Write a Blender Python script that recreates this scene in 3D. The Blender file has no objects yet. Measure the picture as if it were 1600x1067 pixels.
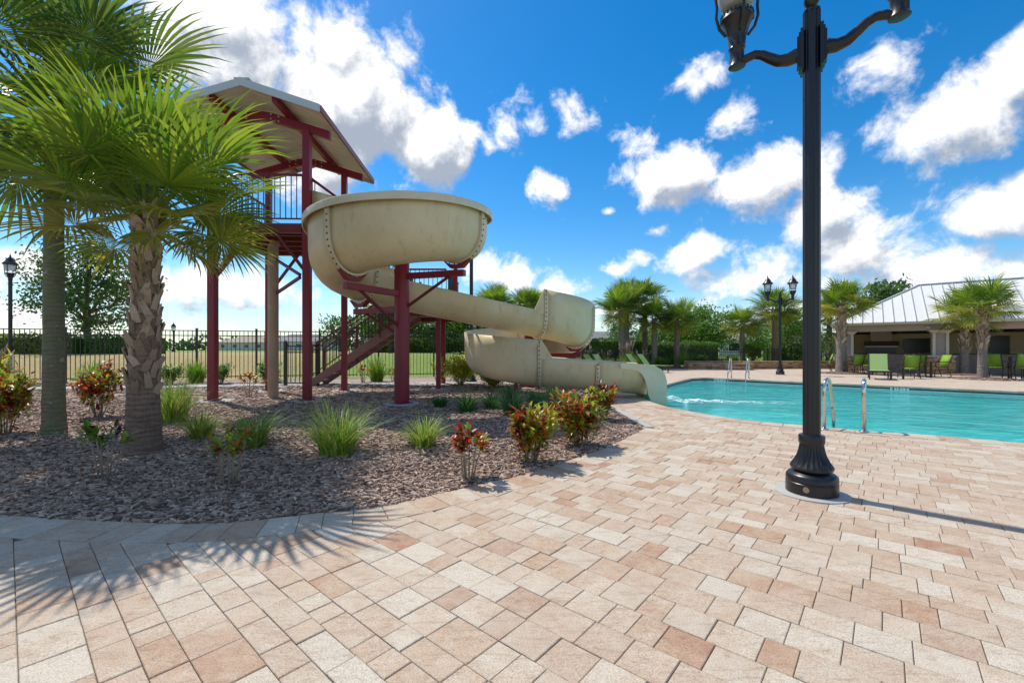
import bpy, bmesh, math, random
from mathutils import Vector, Matrix, noise
R = math.radians
rng = random.Random(7)
scene = bpy.context.scene
col = scene.collection

# ------------------------------------------------------------------ camera
cam_d = bpy.data.cameras.new('camera'); cam = bpy.data.objects.new('camera', cam_d)
col.objects.link(cam); scene.camera = cam
cam.location = (0, 0, 1.2); cam.rotation_euler = (R(90), 0, 0)
cam_d.sensor_width = 36; cam_d.lens = 15.3; cam_d.shift_y = 0.0084
cam_d.clip_start = 0.05; cam_d.clip_end = 3000

# ------------------------------------------------------------------ light
SUN_AZ = Vector((-0.755, 0.655)); SUN_EL = R(58)
sd = Vector((SUN_AZ.x*math.cos(SUN_EL), SUN_AZ.y*math.cos(SUN_EL), math.sin(SUN_EL))).normalized()
sun_d = bpy.data.lights.new('sun', 'SUN'); sun = bpy.data.objects.new('sun', sun_d); col.objects.link(sun)
sun_d.energy = 2.9; sun_d.angle = R(0.53); sun_d.color = (1.0, 0.95, 0.87)
sun.rotation_euler = (-sd).to_track_quat('-Z', 'Y').to_euler()
sun.location = (0, 0, 30)
vs = scene.view_settings
vs.view_transform = 'Standard'; vs.look = 'None'; vs.gamma = 1; vs.exposure = 0.68; vs.use_curve_mapping = False
scene.render.engine = 'CYCLES'
scene.cycles.max_bounces = 8; scene.cycles.transparent_max_bounces = 12
scene.cycles.sample_clamp_indirect = 6.0

# ------------------------------------------------------------------ world
world = bpy.data.worlds.new('World'); scene.world = world; world.use_nodes = True
wt = world.node_tree; wt.nodes.clear()
def cloud_group():
    g = bpy.data.node_groups.new('cloud_density', 'ShaderNodeTree')
    g.interface.new_socket('Dir', in_out='INPUT', socket_type='NodeSocketVector')
    g.interface.new_socket('Density', in_out='OUTPUT', socket_type='NodeSocketFloat')
    N = g.nodes; L = g.links
    gi = N.new('NodeGroupInput'); go = N.new('NodeGroupOutput')
    def m(op, a, b=None, c=None):
        n = N.new('ShaderNodeMath'); n.operation = op
        for i, v in enumerate((a, b, c)):
            if v is None: continue
            if isinstance(v, (int, float)): n.inputs[i].default_value = v
            else: L.new(v, n.inputs[i])
        return n.outputs[0]
    sx = N.new('ShaderNodeSeparateXYZ'); L.new(gi.outputs[0], sx.inputs[0])
    az = m('ARCTAN2', sx.outputs[0], sx.outputs[1])
    el = m('ARCSINE', m('MAXIMUM', m('MINIMUM', sx.outputs[2], 1.0), -1.0))
    cb = N.new('ShaderNodeCombineXYZ'); L.new(az, cb.inputs[0]); L.new(el, cb.inputs[1])
    # broad warp so that no outline is an ellipse
    wn = N.new('ShaderNodeTexNoise'); wn.inputs['Scale'].default_value = 5.0; wn.inputs['Detail'].default_value = 2
    L.new(gi.outputs[0], wn.inputs['Vector'])
    wv = N.new('ShaderNodeVectorMath'); wv.operation = 'MULTIPLY_ADD'
    L.new(wn.outputs['Color'], wv.inputs[0]); wv.inputs[1].default_value = (.12, .09, 0); L.new(cb.outputs[0], wv.inputs[2])
    # azimuth, elevation, half-width, half-height of the cumulus heaps (radians)
    heaps = [(-.36,.49,.24,.19),(-.58,.55,.20,.15),(-.20,.42,.16,.12),(-.42,.38,.17,.10),(-.12,.40,.06,.07),
             (.10,.34,.075,.065),(.40,.50,.085,.045),(.36,.35,.13,.09),(.52,.31,.16,.10),(.62,.25,.11,.08),(.69,.18,.15,.07),
             (.80,.36,.13,.10),(.87,.40,.09,.08),(.93,.33,.08,.06),(.85,.21,.11,.06),(.25,.20,.07,.035),(.0,.17,.15,.065),(.12,.145,.13,.05),
             (.39,.19,.12,.06),(.50,.14,.20,.06),(.32,.26,.05,.025),(-.62,.12,.28,.075),(-.82,.13,.11,.05),(-.28,.11,.15,.055),
             (.80,.12,.20,.06),(.20,.09,.20,.035),(.005,.455,.028,.04),(.064,.47,.036,.022),(.165,.48,.026,.032),(.24,.36,.022,.018),
             (-.06,.41,.02,.03),(.29,.44,.03,.02),(.21,.30,.03,.02),(.70,.47,.04,.02),(.47,.42,.03,.02),(.62,.30,.06,.04),(-.05,.08,.18,.04),(.6,.08,.3,.035),(-.9,.06,.3,.035)]
    best = None
    for a, e, ra, re in heaps:
        wgt = min(1.7, .50+9.5*re)
        if re < .045 and e > .3: ra *= 2.6; re *= 2.4; wgt *= .62
        s = N.new('ShaderNodeVectorMath'); s.operation = 'MULTIPLY_ADD'
        L.new(wv.outputs[0], s.inputs[0]); s.inputs[1].default_value = (1/ra, 1/re, 0)
        s.inputs[2].default_value = (-(a+.06)/ra, -(e+.045)/re, 0)
        ln = N.new('ShaderNodeVectorMath'); ln.operation = 'LENGTH'; L.new(s.outputs[0], ln.inputs[0])
        v = m('MULTIPLY_ADD', ln.outputs['Value'], -wgt-.25, wgt)
        best = v if best is None else m('MAXIMUM', best, v)
    # scattered clouds carry on round the unseen sky, thickened there for white fill light
    n2 = N.new('ShaderNodeTexNoise'); n2.inputs['Scale'].default_value = 3.2; n2.inputs['Detail'].default_value = 3
    L.new(gi.outputs[0], n2.inputs['Vector'])
    gen = m('MULTIPLY', m('SUBTRACT', n2.outputs[0], .50), 5.0)
    inside = m('MULTIPLY', m('LESS_THAN', m('ABSOLUTE', az), .98), m('LESS_THAN', el, .70))
    gen = m('SUBTRACT', gen, m('MULTIPLY', inside, 9.0))
    best = m('MAXIMUM', m('MAXIMUM', best, gen), -.6)
    n1 = N.new('ShaderNodeTexNoise'); n1.inputs['Scale'].default_value = 12.0; n1.inputs['Detail'].default_value = 13
    n1.inputs['Roughness'].default_value = .62; n1.inputs['Distortion'].default_value = .25
    L.new(gi.outputs[0], n1.inputs['Vector'])
    d = m('MULTIPLY_ADD', m('SUBTRACT', n1.outputs[0], .5), 3.0, best)
    L.new(d, go.inputs[0])
    return g
cg = cloud_group()
WN = wt.nodes; WL = wt.links
tc = WN.new('ShaderNodeTexCoord')
sky = WN.new('ShaderNodeTexSky'); sky.sky_type = 'NISHITA'; sky.sun_disc = False
sky.sun_elevation = SUN_EL; sky.sun_rotation = math.atan2(SUN_AZ.x, SUN_AZ.y)
sky.altitude = 300; sky.air_density = 1.0; sky.dust_density = .3; sky.ozone_density = 2.0
hs = WN.new('ShaderNodeHueSaturation'); hs.inputs['Saturation'].default_value = 1.46; hs.inputs['Value'].default_value = .70; hs.inputs['Hue'].default_value = .498
WL.new(sky.outputs[0], hs.inputs['Color'])
bg = WN.new('ShaderNodeBackground'); bg.inputs['Strength'].default_value = .15; WL.new(hs.outputs[0], bg.inputs[0])
d0 = WN.new('ShaderNodeGroup'); d0.node_tree = cg; WL.new(tc.outputs['Generated'], d0.inputs[0])
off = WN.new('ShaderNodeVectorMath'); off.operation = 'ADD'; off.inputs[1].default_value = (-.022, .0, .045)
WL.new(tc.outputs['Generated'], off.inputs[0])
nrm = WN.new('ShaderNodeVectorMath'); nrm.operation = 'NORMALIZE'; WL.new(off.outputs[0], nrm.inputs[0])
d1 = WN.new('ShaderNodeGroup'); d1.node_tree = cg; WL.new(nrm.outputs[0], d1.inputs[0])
al = WN.new('ShaderNodeMapRange'); al.interpolation_type = 'SMOOTHSTEP'
al.inputs['From Min'].default_value = .04; al.inputs['From Max'].default_value = .75; WL.new(d0.outputs[0], al.inputs['Value'])
sxw = WN.new('ShaderNodeSeparateXYZ'); WL.new(tc.outputs['Generated'], sxw.inputs[0])
hz = WN.new('ShaderNodeMapRange'); hz.interpolation_type = 'SMOOTHSTEP'; hz.inputs['From Min'].default_value = .15; hz.inputs['From Max'].default_value = -.02
hz.inputs['To Min'].default_value = 0; hz.inputs['To Max'].default_value = .5; WL.new(sxw.outputs[2], hz.inputs['Value'])
amx = WN.new('ShaderNodeMath'); amx.operation = 'MAXIMUM'; WL.new(al.outputs[0], amx.inputs[0]); WL.new(hz.outputs[0], amx.inputs[1])
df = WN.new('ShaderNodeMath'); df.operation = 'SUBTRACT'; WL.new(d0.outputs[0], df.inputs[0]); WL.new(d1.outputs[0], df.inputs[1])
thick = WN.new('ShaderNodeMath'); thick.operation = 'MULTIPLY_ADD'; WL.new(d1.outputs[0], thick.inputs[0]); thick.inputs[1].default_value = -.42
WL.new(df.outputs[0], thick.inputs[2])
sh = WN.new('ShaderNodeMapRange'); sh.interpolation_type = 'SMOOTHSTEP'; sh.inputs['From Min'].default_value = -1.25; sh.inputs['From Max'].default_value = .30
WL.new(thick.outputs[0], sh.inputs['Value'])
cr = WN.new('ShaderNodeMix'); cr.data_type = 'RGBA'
cr.inputs[6].default_value = (.27, .31, .38, 1); cr.inputs[7].default_value = (.76, .76, .77, 1); WL.new(sh.outputs[0], cr.inputs[0])  # sunlit tops and shaded undersides are painted into the cloud colour
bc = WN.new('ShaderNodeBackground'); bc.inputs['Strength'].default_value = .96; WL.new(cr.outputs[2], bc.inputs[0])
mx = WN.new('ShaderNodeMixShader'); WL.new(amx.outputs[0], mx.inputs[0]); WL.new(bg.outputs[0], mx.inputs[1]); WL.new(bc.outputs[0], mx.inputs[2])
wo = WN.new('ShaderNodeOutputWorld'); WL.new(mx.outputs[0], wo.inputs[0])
world.cycles.sampling_method = 'MANUAL'; world.cycles.sample_map_resolution = 512

# ------------------------------------------------------------------ materials
class NT:
    def __init__(s, name):
        s.m = bpy.data.materials.new(name); s.m.use_nodes = True; s.t = s.m.node_tree
        s.p = s.t.nodes['Principled BSDF']; s.out = s.t.nodes['Material Output']
    def n(s, typ, **kw):
        x = s.t.nodes.new('ShaderNode'+typ)
        for k, v in kw.items():
            if hasattr(x, k): setattr(x, k, v)
            else: x.inputs[k.replace('_', ' ')].default_value = v
        return x
    def l(s, a, b): s.t.links.new(a, b)
    def coord(s, kind='Object'):
        return s.n('TexCoord').outputs[kind]
    def noise(s, scale, detail=4, rough=.55, vec=None, dist=0):
        x = s.n('TexNoise'); x.inputs['Scale'].default_value = scale; x.inputs['Detail'].default_value = detail
        x.inputs['Roughness'].default_value = rough; x.inputs['Distortion'].default_value = dist
        s.l(vec if vec is not None else s.coord(), x.inputs['Vector']); return x
    def ramp(s, fac, stops):
        r = s.n('ValToRGB'); e = r.color_ramp.elements
        while len(e) < len(stops): e.new(.5)
        for i, (p, c) in enumerate(stops): e[i].position = p; e[i].color = (*c, 1) if len(c) == 3 else c
        s.l(fac, r.inputs[0]); return r.outputs[0]
    def mix(s, fac, a, b, mode='MIX'):
        x = s.n('Mix'); x.data_type = 'RGBA'; x.blend_type = mode
        for i, v in ((0, fac), (6, a), (7, b)):
            if isinstance(v, (int, float)): x.inputs[i].default_value = v
            elif isinstance(v, tuple): x.inputs[i].default_value = (*v, 1)
            else: s.l(v, x.inputs[i])
        return x.outputs[2]
    def math(s, op, a, b=0.0):
        x = s.n('Math'); x.operation = op
        for i, v in enumerate((a, b)):
            if isinstance(v, (int, float)): x.inputs[i].default_value = v
            else: s.l(v, x.inputs[i])
        return x.outputs[0]
    def bump(s, h, strength=.3, dist=.01):
        b = s.n('Bump'); b.inputs['Strength'].default_value = strength; b.inputs['Distance'].default_value = dist
        s.l(h, b.inputs['Height']); s.l(b.outputs[0], s.p.inputs['Normal']); return b
    def base(s, c):
        if isinstance(c, tuple): s.p.inputs['Base Color'].default_value = (*c, 1)
        else: s.l(c, s.p.inputs['Base Color'])
    def set(s, **kw):
        for k, v in kw.items(): s.p.inputs[k.replace('_', ' ')].default_value = v
        return s
    def translucent(s, colr, fac):
        t = s.n('BsdfTranslucent'); s.l(colr, t.inputs[0])
        x = s.n('MixShader'); x.inputs[0].default_value = fac
        s.l(s.p.outputs[0], x.inputs[1]); s.l(t.outputs[0], x.inputs[2]); s.l(x.outputs[0], s.out.inputs[0])
def speckled(name, a, b, scale, rough=.7, bump=.2, bdist=.01, detail=5, kind='Object', **kw):
    t = NT(name); x = t.noise(scale, detail, .6, t.coord(kind)); t.base(t.ramp(x.outputs[0], [(.3, a), (.7, b)]))
    t.set(Roughness=rough, **kw)
    if bump: t.bump(x.outputs[0], bump, bdist)
    return t.m
M = {}
def paint(name, c, rough=.45, dirt=.12, **kw):
    t = NT(name); x = t.noise(3.0, 6, .65); d = tuple(v*(1-dirt*2.2) for v in c)
    f = t.noise(40, 3); t.base(t.mix(t.math('MULTIPLY', x.outputs[0], .9), c, d)); t.set(Roughness=rough, **kw)
    t.bump(f.outputs[0], .04, .003); M[name] = t.m
paint('maroon', (.245, .010, .026), .45, .18); paint('maroon_dark', (.15, .012, .022), .45)
paint('black_metal', (.011, .011, .013), .34, .1); paint('dark_bronze', (.035, .022, .016), .45)
paint('cream_trim', (.62, .55, .42), .5); paint('white_trim', (.72, .71, .67), .5); paint('stair_paint', (.27, .13, .11), .55)
paint('roof_sheet', (.60, .57, .49), .45, .06); paint('roof_edge', (.50, .54, .56), .4, .05); paint('eave_trim', (.26, .10, .10), .5)
paint('tan_wall', (.66, .56, .36), .8, .06); paint('taupe_wall', (.36, .29, .26), .8, .06); paint('beam_tan', (.46, .36, .26), .7)
paint('brown_wood', (.07, .03, .018), .6); paint('black_flat', (.006, .006, .007), .25, .0); paint('concrete', (.44, .43, .40), .85, .12)
paint('metal_roof', (.70, .69, .65), .62, .04); paint('seam', (.50, .51, .52), .4); paint('house_wall', (.60, .58, .54), .8); paint('house_roof', (.20, .19, .19), .8)
paint('house_roof_tan', (.33, .26, .19), .8); paint('brown_frame', (.045, .022, .015), .4); paint('car_paint', (.62, .66, .72), .2, .02); paint('tyre', (.015, .015, .015), .8)
paint('tile_white', (.75, .75, .72), .3, .03); paint('tile_dark', (.055, .065, .075), .25); paint('bolt', (.06, .045, .04), .4, Metallic=.6)
def pipe_mat():
    t = NT('pipe'); x = t.noise(1.6, 5, .6); s = t.noise(7, 6, .7)
    c = t.ramp(x.outputs[0], [(.35, (.33, .21, .13)), (.6, (.40, .27, .17)), (.7, (.62, .52, .42))])
    t.base(c); t.set(Roughness=.6); t.bump(s.outputs[0], .1, .005); M['pipe'] = t.m
pipe_mat()
def slide_mat():
    t = NT('fibreglass')
    co = t.coord(); mp = t.n('Mapping'); mp.inputs['Scale'].default_value = (1, 1, .22); t.l(co, mp.inputs[0])
    a = t.noise(1.1, 5, .6); st = t.noise(9, 4, .7, mp.outputs[0]); fine = t.noise(55, 4, .7)
    c = t.ramp(a.outputs[0], [(.3, (.64, .50, .275)), (.55, (.72, .60, .37)), (.75, (.74, .65, .44))])
    blot = t.ramp(st.outputs[0], [(.56, (0, 0, 0)), (.72, (1, 1, 1))])
    c = t.mix(t.math('MULTIPLY', blot, .30), c, (.20, .16, .075))
    moss = t.ramp(t.noise(4.5, 6, .75).outputs[0], [(.60, (0, 0, 0)), (.74, (1, 1, 1))])
    c = t.mix(t.math('MULTIPLY', moss, .24), c, (.24, .20, .08))
    c = t.mix(t.math('MULTIPLY', fine.outputs[0], .16), c, (.26, .21, .14))
    t.base(c); t.set(Roughness=.42); t.bump(fine.outputs[0], .05, .003); M['fibreglass'] = t.m
    t = NT('gelcoat_rim'); a = t.noise(2.2, 6, .65); t.base(t.ramp(a.outputs[0], [(.3, (.60, .50, .33)), (.7, (.72, .63, .45))])); t.set(Roughness=.38)
    M['rim'] = t.m
slide_mat()
def paver_mat():
    t = NT('paver_stone'); co = t.coord('Object')
    at = t.n('Attribute'); at.attribute_name = 'tint'
    sp = t.n('SeparateColor'); t.l(at.outputs['Color'], sp.inputs[0])
    vo = t.n('VectorMath'); vo.operation = 'MULTIPLY_ADD'; t.l(at.outputs['Color'], vo.inputs[0]); vo.inputs[1].default_value = (37, 53, 29); t.l(co, vo.inputs[2])
    big = t.noise(5.0, 4, .6, vo.outputs[0], .6); mid = t.noise(24, 6, .7, vo.outputs[0]); fine = t.noise(190, 3, .7, vo.outputs[0])
    v = t.math('ADD', t.math('MULTIPLY', sp.outputs[0], .52), t.math('MULTIPLY', big.outputs[0], .62))
    v = t.math('ADD', v, t.math('MULTIPLY', mid.outputs[0], .42))
    c = t.ramp(v, [(.34, (.27, .145, .08)), (.46, (.385, .225, .142)), (.60, (.445, .30, .20)), (.78, (.495, .38, .275)), (1.0, (.56, .485, .385))])
    c = t.mix(t.math('MULTIPLY', sp.outputs[1], .26), c, t.mix(big.outputs[0], (.44, .37, .29), (.50, .46, .39)))
    gr = t.ramp(fine.outputs[0], [(.36, (.55, .52, .50)), (.5, (1, 1, 1)), (.66, (1.25, 1.24, 1.22))])
    c = t.mix(.8, c, gr, 'MULTIPLY')
    mp = t.n('Mapping'); mp.inputs['Rotation'].default_value = (0, 0, R(33)); mp.inputs['Scale'].default_value = (3, 14, 3); t.l(vo.outputs[0], mp.inputs[0])
    cle = t.noise(2.2, 7, .72, mp.outputs[0], 1.1)
    cr_ = t.ramp(cle.outputs[0], [(.36, (.74, .70, .66)), (.47, (1, 1, 1))])
    c = t.mix(.75, c, cr_, 'MULTIPLY')
    t.base(c); t.set(Roughness=.85)
    h = t.math('ADD', t.math('MULTIPLY', cle.outputs[0], 1.0), t.math('MULTIPLY', fine.outputs[0], .3))
    t.bump(h, .55, .008); M['paver'] = t.m
    # the deck bed: jointing sand near by, too-fine-to-pick-out paving far away
    t = NT('deck_far'); co = t.coord('Object'); mp = t.n('Mapping'); mp.inputs['Rotation'].default_value = (0, 0, R(40.5)); t.l(co, mp.inputs[0])
    b = t.n('TexBrick'); t.l(mp.outputs[0], b.inputs['Vector']); b.inputs['Scale'].default_value = 1
    b.inputs['Brick Width'].default_value = .26; b.inputs['Row Height'].default_value = .18; b.inputs['Mortar Size'].default_value = .004
    b.inputs['Color1'].default_value = (.44, .30, .20, 1); b.inputs['Color2'].default_value = (.56, .46, .36, 1); b.inputs['Mortar'].default_value = (.17, .125, .09, 1)
    n = t.noise(3, 5); c = t.mix(.5, b.outputs[0], t.ramp(n.outputs[0], [(.3, (.40, .30, .22)), (.7, (.58, .48, .38))])); t.base(c); t.set(Roughness=.9); M['deck_far'] = t.m
paver_mat()
M['sand'] = speckled('joint_sand', (.11, .085, .06), (.17, .13, .095), 60, .95)
def mulch_mat():
    for nm, isl in (('mulch', 0), ('chips', 1)):
        t = NT(nm)
        if isl:
            g = t.n('NewGeometry'); f = g.outputs['Random Per Island']; x = t.noise(70, 4, .7)
            c = t.ramp(f, [(.0, (.075, .045, .034)), (.2, (.21, .135, .098)), (.5, (.385, .262, .195)), (.8, (.52, .38, .29)), (1, (.64, .52, .42))])
            c = t.mix(.55, c, t.ramp(x.outputs[0], [(.35, (.55, .52, .5)), (.65, (1.1, 1.05, 1))]), 'MULTIPLY')
        else:
            x = t.noise(26, 8, .75); c = t.ramp(x.outputs[0], [(.3, (.09, .06, .05)), (.5, (.32, .225, .175)), (.7, (.55, .42, .34))])
        t.base(c); t.set(Roughness=.85); t.bump(x.outputs[0], .8 if not isl else .4, .02 if not isl else .004); M[nm] = t.m
mulch_mat()
M['lawn'] = speckled('lawn', (.075, .125, .018), (.16, .20, .035), 3, .95, .3, .02, 8)
def field_mat():
    t = NT('terrain'); co = t.coord('Object'); n1 = t.noise(.16, 5, .6); n2 = t.noise(6, 6, .75)
    sx = t.n('SeparateXYZ'); t.l(co, sx.inputs[0])
    dry = t.ramp(n2.outputs[0], [(.3, (.27, .20, .075)), (.7, (.40, .32, .13))])
    grn = t.ramp(n2.outputs[0], [(.3, (.11, .17, .02)), (.7, (.22, .30, .05))])
    # a bare sandy bank on the left, mown lawn to the right and far out
    mr = t.n('MapRange'); mr.interpolation_type = 'SMOOTHSTEP'; mr.inputs['From Min'].default_value = -9.5; mr.inputs['From Max'].default_value = -6.0
    t.l(t.math('ADD', sx.outputs[0], t.math('MULTIPLY', n1.outputs[0], 2)), mr.inputs[0])
    my = t.n('MapRange'); my.interpolation_type = 'SMOOTHSTEP'; my.inputs['From Min'].default_value = 34; my.inputs['From Max'].default_value = 44; t.l(sx.outputs[1], my.inputs[0])
    f = t.math('MAXIMUM', mr.outputs[0], my.outputs[0]); t.base(t.mix(f, dry, grn)); t.set(Roughness=.95); t.bump(n2.outputs[0], .5, .03); M['terrain'] = t.m
field_mat()
def leaf_mat(name, stops, tr=.35, rough=.45, obj_rand=.25, sat=None):
    """stops: ramp over the per-leaf attribute 'tint' (R); G of the attribute yellows the tip"""
    t = NT(name); at = t.n('Attribute'); at.attribute_name = 'tint'; sp = t.n('SeparateColor'); t.l(at.outputs['Color'], sp.inputs[0])
    oi = t.n('ObjectInfo')
    v = t.math('ADD', t.math('MULTIPLY', sp.outputs[0], 1-obj_rand), t.math('MULTIPLY', oi.outputs['Random'], obj_rand))
    c = t.ramp(v, stops); c = t.mix(sp.outputs[1], c, sat or (.42, .33, .06)); t.base(c); t.set(Roughness=rough)
    t.translucent(c, tr); M[name] = t.m
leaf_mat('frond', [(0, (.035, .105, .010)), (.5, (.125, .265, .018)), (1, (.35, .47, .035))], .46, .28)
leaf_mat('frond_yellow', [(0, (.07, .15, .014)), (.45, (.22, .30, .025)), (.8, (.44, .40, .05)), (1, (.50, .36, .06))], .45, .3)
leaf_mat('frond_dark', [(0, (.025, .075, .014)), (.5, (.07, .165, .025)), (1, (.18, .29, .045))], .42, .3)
leaf_mat('tree_leaf', [(0, (.06, .15, .02)), (.5, (.13, .26, .035)), (1, (.26, .38, .06))], .45, .5)
leaf_mat('tree_leaf_dark', [(0, (.03, .085, .018)), (.5, (.065, .15, .03)), (1, (.13, .22, .045))], .4, .5)
leaf_mat('hedge_leaf', [(0, (.055, .13, .02)), (.5, (.12, .24, .035)), (1, (.24, .35, .06))], .4, .45)
leaf_mat('hedge_yellow', [(0, (.09, .12, .015)), (.5, (.22, .24, .03)), (1, (.36, .36, .06))], .3, .5)
leaf_mat('gold_leaf', [(0, (.28, .33, .02)), (.5, (.52, .54, .04)), (1, (.70, .66, .09))], .45, .45)
leaf_mat('lime_leaf', [(0, (.08, .20, .012)), (.5, (.16, .34, .02)), (1, (.30, .47, .05))], .4, .45)
leaf_mat('grass_blade', [(0, (.09, .20, .018)), (.45, (.22, .37, .03)), (.8, (.40, .46, .07)), (1, (.50, .40, .17))], .4, .5, .3, (.50, .40, .20))
leaf_mat('grass_dark', [(0, (.035, .12, .03)), (.6, (.09, .24, .05)), (1, (.20, .36, .08))], .35, .4, .2, (.3, .3, .12))
leaf_mat('plume', [(0, (.34, .24, .17)), (1, (.52, .40, .32))], .3, .8)
leaf_mat('croton_leaf', [(0, (.08, .016, .018)), (.16, (.26, .022, .02)), (.32, (.50, .055, .022)), (.46, (.58, .22, .025)), (.58, (.10, .24, .02)), (.78, (.30, .44, .035)), (1, (.68, .56, .05))], .42, .36, .0)
leaf_mat('croton_green', [(0, (.10, .015, .018)), (.25, (.05, .02, .016)), (.4, (.045, .12, .015)), (.7, (.13, .26, .025)), (1, (.38, .36, .04))], .3, .32, .0)
M['bark'] = speckled('bark', (.10, .075, .05), (.22, .17, .12), 14, .9, .6, .02)
M['stem'] = speckled('stem', (.22, .18, .13), (.38, .31, .23), 30, .9)
def trunk_mats():
    def mk(nm, stops, green):
        t = NT(nm); co = t.coord(); mp = t.n('Mapping'); mp.inputs['Scale'].default_value = (1, 1, 4); t.l(co, mp.inputs[0])
        m2 = t.n('Mapping'); m2.inputs['Scale'].default_value = (6, 6, .8); t.l(co, m2.inputs[0])
        a = t.noise(7, 7, .72, mp.outputs[0], .4); b = t.noise(9, 5, .7, m2.outputs[0]); big = t.noise(2.0, 5, .65)
        c = t.ramp(t.math('ADD', t.math('MULTIPLY', a.outputs[0], .6), t.math('MULTIPLY', b.outputs[0], .4)), stops)
        if green:
            c = t.mix(t.ramp(big.outputs[0], [(.38, (0, 0, 0)), (.60, (1, 1, 1))]), c, t.mix(a.outputs[0], (.105, .13, .065), (.22, .25, .13)))
            pal = t.noise(13, 3, .5); c = t.mix(t.ramp(pal.outputs[0], [(.66, (0, 0, 0)), (.72, (1, 1, 1))]), c, (.42, .42, .36))
        t.base(c); t.set(Roughness=.92); wv_ = t.n('TexWave'); wv_.bands_direction = 'Z'; wv_.inputs['Scale'].default_value = 5.5; wv_.inputs['Distortion'].default_value = 5.0; wv_.inputs['Detail'].default_value = 3; wv_.inputs['Detail Scale'].default_value = 1.5; t.l(co, wv_.inputs[0])
        c = t.mix(.45, c, t.ramp(wv_.outputs[1], [(.0, (.62, .58, .52)), (.22, (1, 1, 1))]), 'MULTIPLY'); t.base(c)
        t.bump(t.math('ADD', t.math('ADD', a.outputs[0], b.outputs[0]), t.math('MULTIPLY', wv_.outputs[1], .6)), .9, .025); M[nm] = t.m
    mk('trunk_grey', [(.3, (.085, .07, .055)), (.5, (.23, .195, .165)), (.7, (.36, .32, .28))], 0)
    mk('trunk_green', [(.3, (.11, .085, .055)), (.5, (.22, .18, .125)), (.7, (.31, .265, .19))], 1)
    mk('trunk_brown', [(.3, (.10, .065, .045)), (.5, (.23, .155, .11)), (.7, (.34, .25, .18))], 0)
    t = NT('boot'); oi = t.n('ObjectInfo'); x = t.noise(22, 6, .7)
    v = t.math('ADD', t.math('MULTIPLY', x.outputs[0], .6), t.math('MULTIPLY', oi.outputs['Random'], .4))
    t.base(t.ramp(v, [(.25, (.15, .095, .055)), (.5, (.33, .235, .155)), (.75, (.47, .37, .27))])); t.set(Roughness=.9); t.bump(x.outputs[0], .6, .01); M['boot'] = t.m
trunk_mats()
def water_mat():
    t = NT('pool_water'); co = t.coord('Object')
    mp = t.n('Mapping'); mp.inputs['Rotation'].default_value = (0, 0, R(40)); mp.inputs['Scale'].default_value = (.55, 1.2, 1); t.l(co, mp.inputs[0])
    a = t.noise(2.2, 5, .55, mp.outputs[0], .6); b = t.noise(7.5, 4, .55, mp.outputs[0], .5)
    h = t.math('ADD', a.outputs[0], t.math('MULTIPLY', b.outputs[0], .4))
    bp = t.n('Bump'); bp.inputs['Strength'].default_value = .8; bp.inputs['Distance'].default_value = .09; t.l(h, bp.inputs['Height'])
    tr = t.n('BsdfTransparent'); tr.inputs[0].default_value = (.22, .88, .88, 1)
    df_ = t.n('BsdfDiffuse'); t.l(t.ramp(t.math('ADD', t.math('MULTIPLY', a.outputs[0], .6), t.math('MULTIPLY', b.outputs[0], .4)), [(.38, (.01, .43, .46)), (.5, (.05, .63, .63)), (.60, (.20, .78, .75))]), df_.inputs[0]); t.l(bp.outputs[0], df_.inputs['Normal'])  # light and dark of refracting ripples painted into the water colour
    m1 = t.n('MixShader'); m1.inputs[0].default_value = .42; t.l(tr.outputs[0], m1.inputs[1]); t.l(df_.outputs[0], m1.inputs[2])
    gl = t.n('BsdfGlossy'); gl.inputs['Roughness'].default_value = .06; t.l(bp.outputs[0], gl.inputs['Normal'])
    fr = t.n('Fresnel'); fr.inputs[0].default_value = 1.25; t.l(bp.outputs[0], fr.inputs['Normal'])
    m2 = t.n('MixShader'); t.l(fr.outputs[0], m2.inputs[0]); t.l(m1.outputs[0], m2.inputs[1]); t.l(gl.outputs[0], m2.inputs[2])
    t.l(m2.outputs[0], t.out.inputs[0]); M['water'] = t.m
    t = NT('pool_plaster'); mp = t.coord(); v = t.n('TexVoronoi'); v.feature = 'SMOOTH_F1'; v.inputs['Scale'].default_value = 1.6
    t.base(t.mix(t.noise(1.3, 4).outputs[0], (.55, .80, .78), (.72, .88, .85))); t.set(Roughness=.7); M['plaster'] = t.m
water_mat()
def stone_mat():
    t = NT('stacked_stone'); g = t.n('NewGeometry'); x = t.noise(16, 6, .7)
    c = t.ramp(g.outputs['Random Per Island'], [(0, (.23, .12, .065)), (.35, (.40, .22, .11)), (.6, (.46, .30, .16)), (.85, (.50, .38, .25)), (1, (.36, .30, .25))])
    c = t.mix(.6, c, t.ramp(x.outputs[0], [(.3, (.6, .58, .55)), (.7, (1.15, 1.12, 1.1))]), 'MULTIPLY'); t.base(c); t.set(Roughness=.9); t.bump(x.outputs[0], .5, .02); M['stone'] = t.m
stone_mat()
def sling(nm, c):
    t = NT(nm); x = t.noise(120, 2); t.base(t.mix(x.outputs[0], tuple(v*.8 for v in c), c)); t.set(Roughness=.7); tr = t.mix(1.0, c, c); t.translucent(tr, .25); M[nm] = t.m
sling('sling', (.29, .50, .045)); sling('sling_pale', (.40, .58, .20))
t = NT('steel'); t.base((.62, .60, .57)); t.set(Metallic=1.0, Roughness=.16); M['steel'] = t.m
t = NT('frosted_glass'); t.base((.75, .75, .72)); t.set(Roughness=.35, Transmission_Weight=.55); M['lamp_glass'] = t.m
t = NT('car_glass'); t.base((.02, .03, .04)); t.set(Roughness=.05); M['glass'] = t.m
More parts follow.
